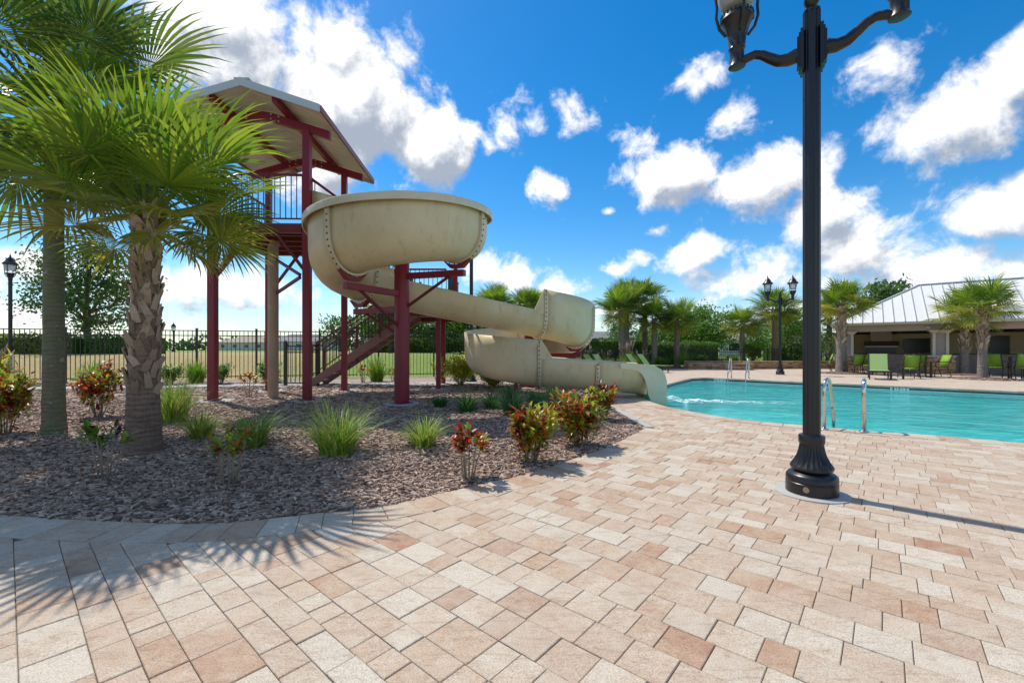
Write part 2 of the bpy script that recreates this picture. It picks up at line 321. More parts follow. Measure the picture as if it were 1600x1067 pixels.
def foam2():
    t = NT('foam'); at = t.n('Attribute'); at.attribute_name = 'tint'; sp = t.n('SeparateColor'); t.l(at.outputs['Color'], sp.inputs[0])
    mp = t.n('Mapping'); mp.inputs['Scale'].default_value = (.55, 1.3, 1); t.l(t.coord(), mp.inputs[0]); x = t.noise(13, 9, .8, mp.outputs[0], .8)
    f = t.math('ADD', sp.outputs[0], t.math('MULTIPLY', t.math('SUBTRACT', x.outputs[0], .5), 5.0)); f = t.ramp(f, [(.50, (0, 0, 0)), (.85, (1, 1, 1))])
    t.base((.84, .88, .89)); t.set(Roughness=.6); tr = t.n('BsdfTransparent'); m = t.n('MixShader'); t.l(f, m.inputs[0]); t.l(tr.outputs[0], m.inputs[1]); t.l(t.p.outputs[0], m.inputs[2]); t.l(m.outputs[0], t.out.inputs[0]); M['foam'] = t.m
foam2()

# ------------------------------------------------------------------ helpers
def tag(o, label=None, cat=None, group=None, kind=None):
    if label: o['label'] = label
    if cat: o['category'] = cat
    if group: o['group'] = group
    if kind: o['kind'] = kind
    return o
def empty(name, loc=(0, 0, 0), rz=0, parent=None):
    o = bpy.data.objects.new(name, None); col.objects.link(o); o.location = loc; o.rotation_euler = (0, 0, rz); o.empty_display_size = .2
    if parent: o.parent = parent
    return o
def thing(name, label, cat, loc=(0, 0, 0), rz=0, group=None):
    return tag(empty(name, loc, rz), label, cat, group)
def link(name, me, parent=None, mat=None):
    o = bpy.data.objects.new(name, me); col.objects.link(o)
    if parent: o.parent = parent
    if mat: me.materials.clear(); me.materials.append(M[mat] if isinstance(mat, str) else mat)
    return o
def copy_tree(o, parent=None):
    c = o.copy(); col.objects.link(c); c.parent = parent
    for ch in list(o.children): copy_tree(ch, c)
    return c
def basis(z):
    z = Vector(z).normalized(); u = Vector((0, 0, 1)) if abs(z.z) < .95 else Vector((1, 0, 0))
    x = u.cross(z).normalized(); return x, z.cross(x), z
class MB:
    def __init__(s): s.v = []; s.f = []; s.c = []
    def add(s, vs_, fs, tint=None):
        b = len(s.v); s.v += [tuple(p) for p in vs_]; s.f += [tuple(i+b for i in f) for f in fs]
        if tint is not None: s.c += [tint]*len(vs_) if not isinstance(tint, list) else tint
        return s
    def box(s, c, size, mat=None, taper=1.0):
        hx, hy, hz = size[0]/2, size[1]/2, size[2]/2; m = mat or Matrix.Identity(3); c = Vector(c); P = []
        for z, k in ((-hz, 1), (hz, taper)):
            for x, y in ((-hx, -hy), (hx, -hy), (hx, hy), (-hx, hy)): P.append(c + m @ Vector((x*k, y*k, z)))
        return s.add(P, [(3, 2, 1, 0), (4, 5, 6, 7), (0, 1, 5, 4), (1, 2, 6, 5), (2, 3, 7, 6), (3, 0, 4, 7)])
    def bar(s, a, b, w, h=None, up=(0, 0, 1)):
        a = Vector(a); b = Vector(b); d = b-a; z = d.normalized(); u = Vector(up)
        if abs(z.dot(u)) > .98: u = Vector((1, 0, 0))
        x = z.cross(u).normalized(); y = x.cross(z).normalized()
        return s.box((a+b)/2, (w, h or w, d.length), Matrix((x, y, z)).transposed())
    def tube(s, pts, r, n=8, cap=True):
        pts = [Vector(p) for p in pts]; k = len(pts); rs = r if isinstance(r, (list, tuple)) else [r]*k; P = []; F = []
        px = None
        for i, p in enumerate(pts):
            t_ = (pts[min(i+1, k-1)]-pts[max(i-1, 0)]).normalized()
            if px is None: px = basis(t_)[0]
            px = (px - t_*px.dot(t_)).normalized(); py = t_.cross(px)
            for j in range(n):
                a = 2*math.pi*j/n; P.append(p+(px*math.cos(a)+py*math.sin(a))*rs[i])
        for i in range(k-1):
            for j in range(n): F.append((i*n+j, i*n+(j+1) % n, (i+1)*n+(j+1) % n, (i+1)*n+j))
        if cap: F.append(tuple(range(n-1, -1, -1))); F.append(tuple((k-1)*n+j for j in range(n)))
        return s.add(P, F)
    def lathe(s, prof, n=20, c=(0, 0, 0), flute=None):
        P = []; F = []
        for (r, z, *fl) in prof:
            for j in range(n):
                a = 2*math.pi*j/n; q = r*(1-(fl[0] if fl else 0)*(j % 2)); P.append((c[0]+q*math.cos(a), c[1]+q*math.sin(a), c[2]+z))
        k = len(prof)
        for i in range(k-1):
            for j in range(n): F.append((i*n+j, i*n+(j+1) % n, (i+1)*n+(j+1) % n, (i+1)*n+j))
        F.append(tuple(range(n-1, -1, -1))); F.append(tuple((k-1)*n+j for j in range(n)))
        return s.add(P, F)
    def prism(s, poly, axis_fn, d0, d1):
        """poly: 2D points; axis_fn(u, v, w) -> 3D"""
        n = len(poly); P = [axis_fn(u, v, d0) for u, v in poly]+[axis_fn(u, v, d1) for u, v in poly]
        F = [tuple(range(n-1, -1, -1)), tuple(range(n, 2*n))]+[(i, (i+1) % n, n+(i+1) % n, n+i) for i in range(n)]
        return s.add(P, F)
    def mesh(s, name, smooth=False, fix=True):
        me = bpy.data.meshes.new(name); me.from_pydata(s.v, [], s.f)
        if s.c and len(s.c) == len(s.v):
            ca = me.attributes.new('tint', 'FLOAT_COLOR', 'POINT'); fl = []
            for c in s.c: fl += (c[0], c[1], c[2], 1)
            ca.data.foreach_set('color', fl)
        if fix:
            bm = bmesh.new(); bm.from_mesh(me); bmesh.ops.recalc_face_normals(bm, faces=bm.faces); bm.to_mesh(me); bm.free()
        if smooth:
            me.polygons.foreach_set('use_smooth', [True]*len(me.polygons))
            if smooth is not True: me.set_sharp_from_angle(angle=R(smooth))
        me.update(); return me
    def build(s, name, mat, parent=None, smooth=False, bevel=0, fix=True):
        o = link(name, s.mesh(name, smooth, fix), parent, mat)
        if bevel:
            b = o.modifiers.new('bevel', 'BEVEL'); b.width = bevel; b.segments = 2; b.limit_method = 'ANGLE'
        return o
def sstep(a, b, x):
    t_ = min(1, max(0, (x-a)/(b-a))); return t_*t_*(3-2*t_)
def inside(poly, x, y):
    r = False; n = len(poly); j = n-1
    for i in range(n):
        xi, yi = poly[i]; xj, yj = poly[j]
        if (yi > y) != (yj > y) and x < (xj-xi)*(y-yi)/(yj-yi)+xi: r = not r
        j = i
    return r
def nearest(poly, x, y, closed=True):
    best = (1e9, 0, 0, 0, 0); n = len(poly)
    for i in range(n if closed else n-1):
        ax, ay = poly[i]; bx, by = poly[(i+1) % n]; dx, dy = bx-ax, by-ay; l2 = dx*dx+dy*dy or 1e-9
        t_ = min(1, max(0, ((x-ax)*dx+(y-ay)*dy)/l2)); qx, qy = ax+t_*dx, ay+t_*dy; d = math.hypot(x-qx, y-qy)
        if d < best[0]: best = (d, qx, qy, dx/math.sqrt(l2), dy/math.sqrt(l2))
    return best
def smooth_curve(pts, per=6):
    out = []
    for i in range(len(pts)-1):
        p0 = Vector(pts[max(i-1, 0)]); p1 = Vector(pts[i]); p2 = Vector(pts[i+1]); p3 = Vector(pts[min(i+2, len(pts)-1)])
        for k in range(per):
            t_ = k/per; out.append(tuple(.5*((2*p1)+(p2-p0)*t_+(2*p0-5*p1+4*p2-p3)*t_*t_+(3*p1-p0-3*p2+p3)*t_**3)))
    out.append(tuple(pts[-1])); return out
def fill(name, loops, z, mat, parent=None):
    bm = bmesh.new()
    for lp in loops:
        vs_ = [bm.verts.new((x, y, z)) for x, y in lp]
        for i in range(len(vs_)): bm.edges.new((vs_[i], vs_[(i+1) % len(vs_)]))
    bmesh.ops.triangle_fill(bm, use_beauty=True, use_dissolve=False, edges=bm.edges[:], normal=(0, 0, 1))
    bmesh.ops.recalc_face_normals(bm, faces=bm.faces)
    if bm.faces and sum(f.normal.z for f in bm.faces) < 0: bmesh.ops.reverse_faces(bm, faces=bm.faces[:])
    me = bpy.data.meshes.new(name); bm.to_mesh(me); bm.free(); return link(name, me, parent, mat)
# ------------------------------------------------------------------ terrain
def fence_y(x):
    pts = [(-60, 3.0), (-20, 13.7), (1.0, 19.3), (8.8, 29.6), (16, 30.0), (24, 31.5), (34, 42), (60, 44)]
    if x <= pts[0][0]: return pts[0][1]
    for (a, b), (c, d) in zip(pts, pts[1:]):
        if x <= c: return b+(d-b)*(x-a)/(c-a)
    return pts[-1][1]
def terrain_z(x, y):
    d = y-fence_y(x)
    if d < -1.2: return -.06 if not (-1 < x < 30 and y < 24) else -2.2
    z = -.06+.16*sstep(-1.2, -.1, d)
    top = .9+(.42-.9)*sstep(-6, 4, x)
    z += top*sstep(.3, 5.5, d) + .12*noise.noise((x*.09, y*.09, 0))*sstep(3, 12, d)
    return z
def axis(lo, hi, core, step, grow):
    a = [core[0]]
    while a[-1] < core[1]: a.append(a[-1]+step)
    s = step
    while a[-1] < hi: s *= grow; a.append(a[-1]+s)
    b = [core[0]]; s = step
    while b[-1] > lo: s *= grow; b.append(b[-1]-s)
    return b[:0:-1]+a
xs = axis(-1500, 1500, (-30, 34), .8, 1.25); ys = axis(-120, 2200, (2, 48), .8, 1.25)
mb = MB(); nx = len(xs)
mb.v = [(x, y, terrain_z(x, y)) for y in ys for x in xs]
mb.f = [(j*nx+i, j*nx+i+1, (j+1)*nx+i+1, (j+1)*nx+i) for j in range(len(ys)-1) for i in range(nx-1)]
tag(mb.build('ground', 'terrain', None, True), kind='structure')

# ------------------------------------------------------------------ planting bed outline, pool outline
front = [(-22, 9.5), (-14, 6.6), (-9, 4.7), (-6, 3.66), (-3.75, 3.19), (-2.93, 3.07), (-2.22, 3.02), (-1.77, 3.09), (-1.375, 3.225), (-.94, 3.39), (-.546, 3.70), (0, 4.12), (.47, 4.58), (1.2, 5.44), (2.08, 6.74)]
front = smooth_curve(front, 6)
right = [(2.08, 6.74), (2.06, 8.0), (2.04, 10.0), (2.02, 12.0), (1.98, 14.2)]
bed_poly = front+right[1:]+[(1.6, 18.6), (.9, 19.15), (-3.2, 18.05), (-9.7, 16.35), (-22, 13.1)]
def offset(line, d):
    out = []; n = len(line)
    for i, p in enumerate(line):
        a = Vector(line[max(i-1, 0)]); b = Vector(line[min(i+1, n-1)]); t_ = (b-a).normalized()
        out.append((p[0]+t_.y*d, p[1]-t_.x*d))
    return out
front_o = offset(front, .31); right_o = offset(right, .13)
bedO_line = front_o[:-1]+[(2.27, 6.62)]+right_o[1:]
bedO = bedO_line+[(1.7, 19), (-22, 14)]
def bed_z(x, y):
    d = min(nearest(front, x, y, False)[0], nearest(right, x, y, False)[0]) if inside(bed_poly, x, y) else 0
    return -.03+.135*sstep(0, 1.5, d)+.012*noise.noise((x*1.3, y*1.3, 3))*sstep(.2, .8, d)
def bz(x, y): return max(bed_z(x, y), -.003)

pool_l = smooth_curve([(12.7, .4), (6.58, 5.59), (5.25, 6.375+.02), (4.7, 6.88), (3.89, 7.56), (3.38, 8.75), (3.2, 9.8), (3.35, 11.2), (4.2, 13.1), (5.5, 15.4), (6.9, 17.5), (7.7, 18.6)], 5)
pool = pool_l+[(8.4, 19.0), (9.0, 18.4), (11.06, 16.15), (14.8, 12.55), (20.5, 7.0)]
pool_line = pool+[pool[0]]
def offset_closed(p, d):
    n = len(p); out = []
    for i in range(n):
        a = Vector(p[i-1]); b = Vector(p[(i+1) % n]); t_ = (b-a).normalized(); out.append((p[i][0]-t_.y*d, p[i][1]+t_.x*d))
    return out
# the outline above runs clockwise, so its left-hand side is outside
pool_cop = offset_closed(pool, .30)

# ------------------------------------------------------------------ deck
outer = [(-20, -8), (36, -8), (36, 18), (40, 30), (26, 40), (24, 30.6), (16, 29.2), (10.4, 28.6), (6.2, 24.5), (3.2, 20.8), (1.9, 17.5), (-20, 12)]
deck = fill('pool_deck', [outer, offset_closed(pool, .02)], -.012, 'deck_far'); tag(deck, kind='structure')
d1 = Vector((-.758, .652)); d2 = Vector((.652, .758))
def clip(poly, q, n):
    out = []
    for i in range(len(poly)):
        a = poly[i]; b = poly[(i+1) % len(poly)]; da = (a[0]-q[0])*n[0]+(a[1]-q[1])*n[1]; db = (b[0]-q[0])*n[0]+(b[1]-q[1])*n[1]
        if da >= 0: out.append(a)
        if (da >= 0) != (db >= 0):
            t_ = da/(da-db); out.append((a[0]+(b[0]-a[0])*t_, a[1]+(b[1]-a[1])*t_))
    return out
def area(p): return abs(sum(p[i][0]*p[(i+1) % len(p)][1]-p[(i+1) % len(p)][0]*p[i][1] for i in range(len(p))))/2
def paver_geo(poly, r, origin=(0, 0), ztop=None):
    n = len(poly); cx = sum(p[0] for p in poly)/n; cy = sum(p[1] for p in poly)/n; P = []
    zt = ztop if ztop is not None else r.uniform(-.0025, .0025); tx, ty = r.uniform(-.009, .009), r.uniform(-.009, .009)
    for k, z in ((.003, 0), (0, -.003), (0, -.034)):
        for x, y in poly:
            dx, dy = cx-x, cy-y; l = math.hypot(dx, dy) or 1; q = k*1.4/l
            X, Y = x+dx*q, y+dy*q; P.append((X-origin[0], Y-origin[1], zt+z+(X-cx)*tx+(Y-cy)*ty))
    F = [tuple(range(n))]
    for a in (0, n):
        F += [(a+i, a+n+i, a+n+(i+1) % n, a+(i+1) % n) for i in range(n)]
    k = r.random(); g = r.random()
    return P, F, (min(1, max(0, r.gauss(.52, .22))), g if g > .72 else g*.3, k)
pv = []; r_ = random.Random(21)
v = -4.0
while v < 14:
    w = r_.choice((.124, .186, .186)); u = -9.0+r_.random()*.2
    while u < 9.5:
        ln = r_.choice((.124, .186, .186, .248) if w > .18 else (.186, .248, .248, .124)); g = .0014
        c = d1*(u+ln/2)+d2*(v+w/2)
        if .75 < c.y < 12.2 and abs(c.x) < 1.2*c.y+2.2 and c.x < 9:
            rect = [tuple(d1*(u+a)+d2*(v+b)) for a, b in ((g, g), (ln-g, g), (ln-g, w-g), (g, w-g))][::-1]
            pv.append(rect)
        u += ln
    v += w
keep = []
for poly in pv:
    cx = sum(p[0] for p in poly)/4; cy = sum(p[1] for p in poly)/4
    nb = nearest(bedO_line, cx, cy, False); ib = inside(bedO, cx, cy)
    if ib and nb[0] > .2: continue
    if nb[0] < .25:
        n = (nb[4], -nb[3]); poly = clip(poly, (nb[1]+n[0]*.003, nb[2]+n[1]*.003), n)
        if len(poly) < 3: continue
    npl = nearest(pool_cop, cx, cy); ip = inside(pool_cop, cx, cy)
    if ip and npl[0] > .2: continue
    if npl[0] < .25:
        n = (-npl[4], npl[3]); poly = clip(poly, (npl[1]+n[0]*.003, npl[2]+n[1]*.003), n)
        if len(poly) < 3: continue
    if area(poly) < .0022: continue
    cx = sum(p[0] for p in poly)/len(poly); cy = sum(p[1] for p in poly)/len(poly)
    off_frame = 0 if (abs(cx) < 1.19*cy and cy > 1.52) else 100
    keep.append((off_frame+math.hypot(cx, cy), poly, (cx, cy)))
keep.sort(key=lambda k: k[0])
rest = MB(); rp = random.Random(5)
for i, (_, poly, c) in enumerate(keep):
    if i < 296:
        P, F, tn = paver_geo(poly, rp, c); m_ = MB(); m_.add(P, F, tn)
        o = m_.build('paver', 'paver', deck, fix=False); o.location = (c[0], c[1], 0)
    else:
        P, F, tn = paver_geo(poly, rp); rest.add(P, F, tn)
tag(rest.build('paver_field', 'paver', deck, fix=False), kind='stuff')
# soldier course along the mulch
L = [0]
for a, b in zip(front, front[1:]): L.append(L[-1]+math.dist(a, b))
def at_len(line, L, s):
    for i in range(len(L)-1):
        if s <= L[i+1]:
            t_ = (s-L[i])/(L[i+1]-L[i]); return tuple(line[i][k]+(line[i+1][k]-line[i][k])*t_ for k in (0, 1))
    return line[-1]
s = 11.0
while s < L[-1]-.02:
    w = rp.choice((.205, .205, .16)); e = min(s+w, L[-1]); g = .002
    quad = [at_len(front, L, s+g), at_len(front_o, L, s+g), at_len(front_o, L, e-g), at_len(front, L, e-g)]
    cx = sum(p[0] for p in quad)/4; cy = sum(p[1] for p in quad)/4
    P, F, tn = paver_geo(quad[::1], rp, (cx, cy)); m_ = MB(); m_.add(P, F, tn); o = m_.build('edging_paver', 'paver', deck); o.location = (cx, cy, 0)
    s = e
# sand under the near pavers (joints)
fill('joint_sand', [[(-7, .3), (9, .3), (8.5, 3.9), (6.4, 5.3), (5.0, 6.1), (3.6, 7.2), (2.9, 8.6), (2.8, 12.3), (2.25, 12.3), (2.3, 6.8), (1.2, 5.0), (0, 3.7), (-.9, 3.0), (-2.2, 2.8), (-7, 3.5)]], -.0085, 'sand', deck)
# concrete kerb on the slide side of the bed
m_ = MB()
for a, b in zip(right, right[1:]):
    m_.prism([(a[0], a[1]), (a[0]+.12, a[1]), (b[0]+.12, b[1]), (b[0], b[1])], lambda u, v, w: (u, v, w), -.03, .012)
m_.build('kerb', 'concrete', deck)

# ------------------------------------------------------------------ pool
swim = tag(empty('swimming_pool'), kind='structure')
fl = fill('pool_floor', [pool], -1.25, 'plaster', swim)
m_ = MB(); n = len(pool)
m_.add([(x, y, z) for z in (-1.25, -.27) for x, y in pool], [(i, (i+1) % n, n+(i+1) % n, n+i) for i in range(n)]); m_.build('pool_wall', 'plaster', swim)
m_ = MB(); pin = offset_closed(pool, -.012)
m_.add([(x, y, z) for z in (-.27, -.05) for x, y in pin], [(i, (i+1) % n, n+(i+1) % n, n+i) for i in range(n)]); m_.build('waterline_tile', 'tile_dark', swim)
m_ = MB(); pin2 = offset_closed(pool, -.02)
m_.add([(x, y, z) for z in (-.135, -.112) for x, y in pin2], [(i, (i+1) % n, n+(i+1) % n, n+i) for i in range(n)]); m_.build('tile_stripe', 'tile_white', swim)
# coping stones
pc = [pool[i] for i in range(n)]+[pool[0]]; po = [pool_cop[i] for i in range(n)]+[pool_cop[0]]; pi_ = offset_closed(pool, -.03); pi_ = pi_+[pi_[0]]
LL = [0]
for a, b in zip(pc, pc[1:]): LL.append(LL[-1]+math.dist(a, b))
s = 0
while s < LL[-1]-.05:
    e = min(s+.305, LL[-1]); g = .003
    q = [at_len(po, LL, s+g), at_len(pi_, LL, s+g), at_len(pi_, LL, e-g), at_len(po, LL, e-g)]
    cx = sum(p[0] for p in q)/4; cy = sum(p[1] for p in q)/4
    if area(q) > .01 and cx < 16.5:
        P, F, tn = paver_geo(q, rp, (cx, cy), .004)
        P = [(x, y, z-(.022 if k >= 2*len(q) else 0)) for k, (x, y, z) in enumerate(P)]
        m_ = MB(); m_.add(P, F, tn); o = m_.build('coping_stone', 'paver', swim); o.location = (cx, cy, 0)
    s = e
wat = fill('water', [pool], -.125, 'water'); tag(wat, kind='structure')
# churned water where the slide lands
m_ = MB(); nx_, ny_ = 70, 18
for i in range(nx_+1):
    for j in range(ny_+1):
        t_ = i/nx_; v_ = j/ny_*2-1; hw_ = .34+.30*t_; x = 3.72+4.4*t_; y = 11.05-.15*t_+v_*hw_
        den = (1-t_)**.7*1.05-abs(v_)**1.6*.85+.10; n_ = noise.noise((x*2.4, y*4, 1))+.6*noise.noise((x*7, y*9, 2))
        m_.v.append((x, y, -.121+max(0, den)*(.02+.09*(1-t_)**3)*(1+1.3*n_))); m_.c.append((max(0, min(1, den))*.72, 0, 0))
m_.f = [(i*(ny_+1)+j, (i+1)*(ny_+1)+j, (i+1)*(ny_+1)+j+1, i*(ny_+1)+j+1) for i in range(nx_) for j in range(ny_)]
tag(m_.build('splash', 'foam', None, True, fix=False), 'white churned water trailing from the slide exit', 'splash', kind='stuff')

# ------------------------------------------------------------------ mulch
base = fill('mulch_bed', [bed_poly], -.004, 'mulch'); tag(base, kind='structure')
m_ = MB(); step = .22; gx = [-22+step*i for i in range(int(24.4/step)+1)]; gy = [2.8+step*i for i in range(int(16.6/step)+1)]
m_.v = [(x, y, bed_z(x, y) if inside(bed_poly, x, y) else -.04) for y in gy for x in gx]; k = len(gx)
m_.f = [(j*k+i, j*k+i+1, (j+1)*k+i+1, (j+1)*k+i) for j in range(len(gy)-1) for i in range(k-1)]
m_.build('mulch_mound', 'mulch', base, True, fix=False)
def chip_shape(m_, x, y, z, ln, wd, r):
    a = r.gauss(R(14), .9); ca, sa = math.cos(a), math.sin(a); tz, tw = r.gauss(0, .13), r.gauss(0, .16); th = r.uniform(.004, .008)
    P = []
    for zz in (-th, th):
        for lx, ly in ((-1, -r.uniform(.3, .9)), (r.uniform(.7, 1), -r.uniform(.3, 1)), (1, r.uniform(.2, .9)), (-r.uniform(.6, 1), r.uniform(.5, 1))):
            X, Y = lx*ln/2, ly*wd/2; P.append((x+X*ca-Y*sa, y+X*sa+Y*ca, z+zz+X*tz+Y*tw))
    m_.add(P, [(3, 2, 1, 0), (4, 5, 6, 7), (0, 1, 5, 4), (1, 2, 6, 5), (2, 3, 7, 6), (3, 0, 4, 7)])
m_ = MB(); rc = random.Random(11); n_c = 0
for y0, y1, dens, big in ((2.9, 4.6, 1750, .74), (4.6, 6.5, 950, .8), (6.5, 9.5, 380, 1.0), (9.5, 14.5, 120, 1.4)):
    x0, x1 = -1.24*y1, 2.1; cnt = int((y1-y0)*(x1-x0)*dens)
    for i in range(cnt):
        x, y = rc.uniform(x0, x1), rc.uniform(y0, y1)
        if abs(x) > 1.24*y+.3 or not inside(bed_poly, x, y): continue
        z = bed_z(x, y); z = max(z, -.004)
        chip_shape(m_, x, y, z+rc.uniform(.002, .014), rc.uniform(.035, .095)*big, rc.uniform(.014, .034)*big, rc)
# a few strays on the paving
strays = MB()
for i in range(26):
    t_ = rc.random(); x, y = at_len(front_o, L, 13+t_*6); chip_shape(strays, x+rc.gauss(0, .1), y-abs(rc.gauss(0, .10)), .011, rc.uniform(.03, .05), .016, rc)
tag(m_.build('bark_chips', 'chips', base, fix=False), kind='stuff')
tag(strays.build('stray_chips', 'chips', base, fix=False), kind='stuff')
# footpath along the fence
m_ = MB()
pa = [(-22, 11.2), (-13, 11.9), (-9, 12.8), (-7.2, 13.35)]; pb = [(-22, 12.1), (-13, 12.8), (-9, 13.8), (-7.0, 14.3)]
for i in range(3):
    for j in range(5):
        q = [tuple(pa[i][k]+(pa[i+1][k]-pa[i][k])*t_ for k in (0, 1)) for t_ in (j/5+.004, (j+1)/5-.004)]+[tuple(pb[i][k]+(pb[i+1][k]-pb[i][k])*t_ for k in (0, 1)) for t_ in ((j+1)/5-.004, j/5+.004)]
        s_ = MB(); s_.prism(q, lambda u, v, w: (u, v, w), .05, .125)
        if i == 0 and j == 0: path_o = tag(empty('footpath'), kind='structure')
        s_.build('path_slab', 'concrete', path_o)
s_ = MB(); s_.prism([(-7.2, 12.6), (1.9, 14.2), (1.9, 15.3), (-7.0, 14.3)], lambda u, v, w: (u, v, w), .04, .118); s_.build('path_slab', 'concrete', path_o)
# ------------------------------------------------------------------ water slide
c1 = Vector((-2.22, 8.77)); c2 = Vector((.50, 12.5)); RC = 1.22; RC2 = 1.36; HW = .485
D = c2-c1; phi = math.atan2(D.y, D.x)-math.asin((RC+RC2)/D.length); hd = Vector((math.cos(phi), math.sin(phi))); nl = Vector((-hd.y, hd.x))
def lerp_tab(tab, t_):
    for (a, b), (c, d) in zip(tab, tab[1:]):
        if t_ <= c: return b+(d-b)*(t_-a)/(c-a)
    return tab[-1][1]
path = []   # (pos xy, heading, z, section tag, local parameter)
for i in range(9):
    t_ = i/8; path.append((Vector((-4.42, c1.y+RC)).lerp(Vector((c1.x, c1.y+RC)), t_), 0.0, 3.72-.30*t_, 'start', t_))
a_end = R(90)+phi     # helix 1 runs clockwise from 90 deg down to a_end-360
tot1 = R(90)-(a_end-2*math.pi)
zt1 = [(0, 3.42), (90, 2.98), (180, 2.66), (270, 2.36), (342, 2.13), (400, 2.1)]
for i in range(1, 61):
    b = tot1*i/60; a = R(90)-b; path.append((c1+RC*Vector((math.cos(a), math.sin(a))), a-R(90), lerp_tab(zt1, math.degrees(b)), 'helix1', math.degrees(b)))
p0 = c1+RC*nl; p1 = c2-RC2*nl
z_r0 = path[-1][2]
for i in range(1, 13):
    t_ = i/12; path.append((p0.lerp(p1, t_), phi, z_r0+(1.46-z_r0)*t_, 'run', t_))
a0 = math.atan2(-nl.y, -nl.x); tot2 = R(270)-(a0 % (2*math.pi))+2*math.pi
if tot2 > 2*math.pi: tot2 -= 2*math.pi
zt2 = [(0, 1.46), (72, 1.2), (162, .86), (252, .55), (345, .28), (400, .28)]
for i in range(1, 61):
    b = tot2*i/60; a = a0+b; path.append((c2+RC2*Vector((math.cos(a), math.sin(a))), a+R(90), lerp_tab(zt2, math.degrees(b)), 'helix2', math.degrees(b)))
pe = path[-1][0]
for i in range(1, 17):
    t_ = i/16; path.append((pe.lerp(Vector((3.35, pe.y)), t_), 0.0, .28-.20*t_, 'exit', t_))
def frame(i):
    p, h, z, _, _ = path[i]; t_ = Vector((math.cos(h), math.sin(h), 0)); return Vector((p.x, p.y, z)), t_, Vector((-t_.y, t_.x, 0))
def section_pts(hl, hr, grow=0.0):
    """left rim to right rim: list of (lateral, height), lateral + = left"""
    w = HW+grow; out = []
    el, er = min(.62, .6*hl+.1), min(.62, .6*hr+.1)
    nb = 7
    out.append((w+.012, hl))
    out.append((w+.005, el+(hl-el)*.5))
    for k in range(nb+1):
        a = R(90)*(1-k/nb); out.append((w*math.sin(a), -grow+(el+grow)*(1-math.cos(a))))
    for k in range(1, nb+1):
        a = R(90)*k/nb; out.append((-w*math.sin(a), -grow+(er+grow)*(1-math.cos(a))))
    out.append((-w-.005, er+(hr-er)*.5)); out.append((-w-.012, hr))
    return out
LIP = .10
def channel(i0, i1, hl, hr, name):
    """one moulded length of flume; hl, hr: functions of the path index"""
    sh_ = MB(); rim = MB(); rows = []
    for i in range(i0, i1+1):
        o, t_, l = frame(i); rows.append([o+l*a+Vector((0, 0, b)) for a, b in section_pts(hl(i), hr(i))])
    k = len(rows[0]); sh_.v = [tuple(p) for r in rows for p in r]
    sh_.f = [(a*k+j, a*k+j+1, (a+1)*k+j+1, (a+1)*k+j) for a in range(len(rows)-1) for j in range(k-1)]
    o_ = sh_.build('flume', 'fibreglass', slide, True); md = o_.modifiers.new('wall', 'SOLIDIFY'); md.thickness = .016; md.offset = 0
    for side, hh in ((1, hl), (-1, hr)):
        prof = []; rim = MB()
        for i in range(i0, i1+1):
            o, t_, l = frame(i); h = hh(i); w = HW+.012
            prof.append([o+l*side*a+Vector((0, 0, b)) for a, b in ((w-.02, h+.002), (w+.015, h+.018), (w+LIP, h+.004), (w+LIP+.012, h-.02), (w+LIP+.004, h-.125), (w+LIP-.018, h-.125), (w+LIP-.022, h-.03), (w, h-.022))])
        k2 = 8; b = len(rim.v); rim.v += [tuple(p) for r in prof for p in r]
        for a in range(len(prof)-1):
            for j in range(k2): rim.f.append((b+a*k2+j, b+a*k2+(j+1) % k2, b+(a+1)*k2+(j+1) % k2, b+(a+1)*k2+j))
        rim.f.append(tuple(b+j for j in range(k2))); e = b+(len(prof)-1)*k2; rim.f.append(tuple(e+j for j in range(k2-1, -1, -1))); rim.build('rim', 'rim', o_, 40)
        return o_
def flange(i, hl, hr, wid=.042):
    m_ = MB(); bo = MB(); o, t_, l = frame(i); A = section_pts(hl, hr, .006); B = section_pts(hl, hr, .05)
    P = []
    for s_ in (-wid, wid):
        for pts in (A, B): P += [o+t_*s_+l*a+Vector((0, 0, b-(.11 if j in (0, len(pts)-1) else 0))) for j, (a, b) in enumerate(pts)]
    k = len(A); F = []
    for j in range(k-1):
        F += [(j, j+1, k+j+1, k+j), (2*k+j, 3*k+j, 3*k+j+1, 2*k+j+1), (k+j, k+j+1, 3*k+j+1, 3*k+j)]
    m_.add(P, F); f_ = m_.build('joint_flange', 'rim', slide, 40)
    C = [o+l*a+Vector((0, 0, b)) for a, b in section_pts(hl, hr, .05)]
    acc = 0; nxt = .12
    for a, b in zip(C, C[1:]):
        d = (b-a).length
        while nxt < acc+d:
            q = a.lerp(b, (nxt-acc)/d); x, y, z = basis((q-o-Vector((0, 0, .35))).normalized())
            for s_ in (-.012,): bo.tube([q-z*.004+t_*s_, q+z*.014+t_*s_], .015, 6)
            nxt += .105
        acc += d
    tag(bo.build('bolt_row', 'bolt', f_), kind='stuff')
slide = thing('water_slide', 'beige fibreglass body slide looping twice on maroon columns into the pool', 'water slide', (0, 0, 0))
LOW = .62
i_h1 = 8; i_run = 68; i_h2 = 80; i_ex = 140; i_end = 156
def outer1(i):
    b = path[i][4] if path[i][3] == 'helix1' else (0 if i <= i_h1 else 345); return lerp_tab([(0, .92), (90, .97), (180, 1.07), (255, 1.20), (300, 1.18), (342, .97), (400, .97)], b)
low = lambda i: LOW
hx = lambda i: 1.17
cut_r = next(i for i in range(i_h1, i_run) if path[i][4] >= 104 and path[i][3] == 'helix1')
cut_l = next(i for i in range(i_h1, i_run) if path[i][4] >= 205 and path[i][3] == 'helix1')
cut_b = next(i for i in range(i_h1, i_run) if path[i][4] >= 300 and path[i][3] == 'helix1')
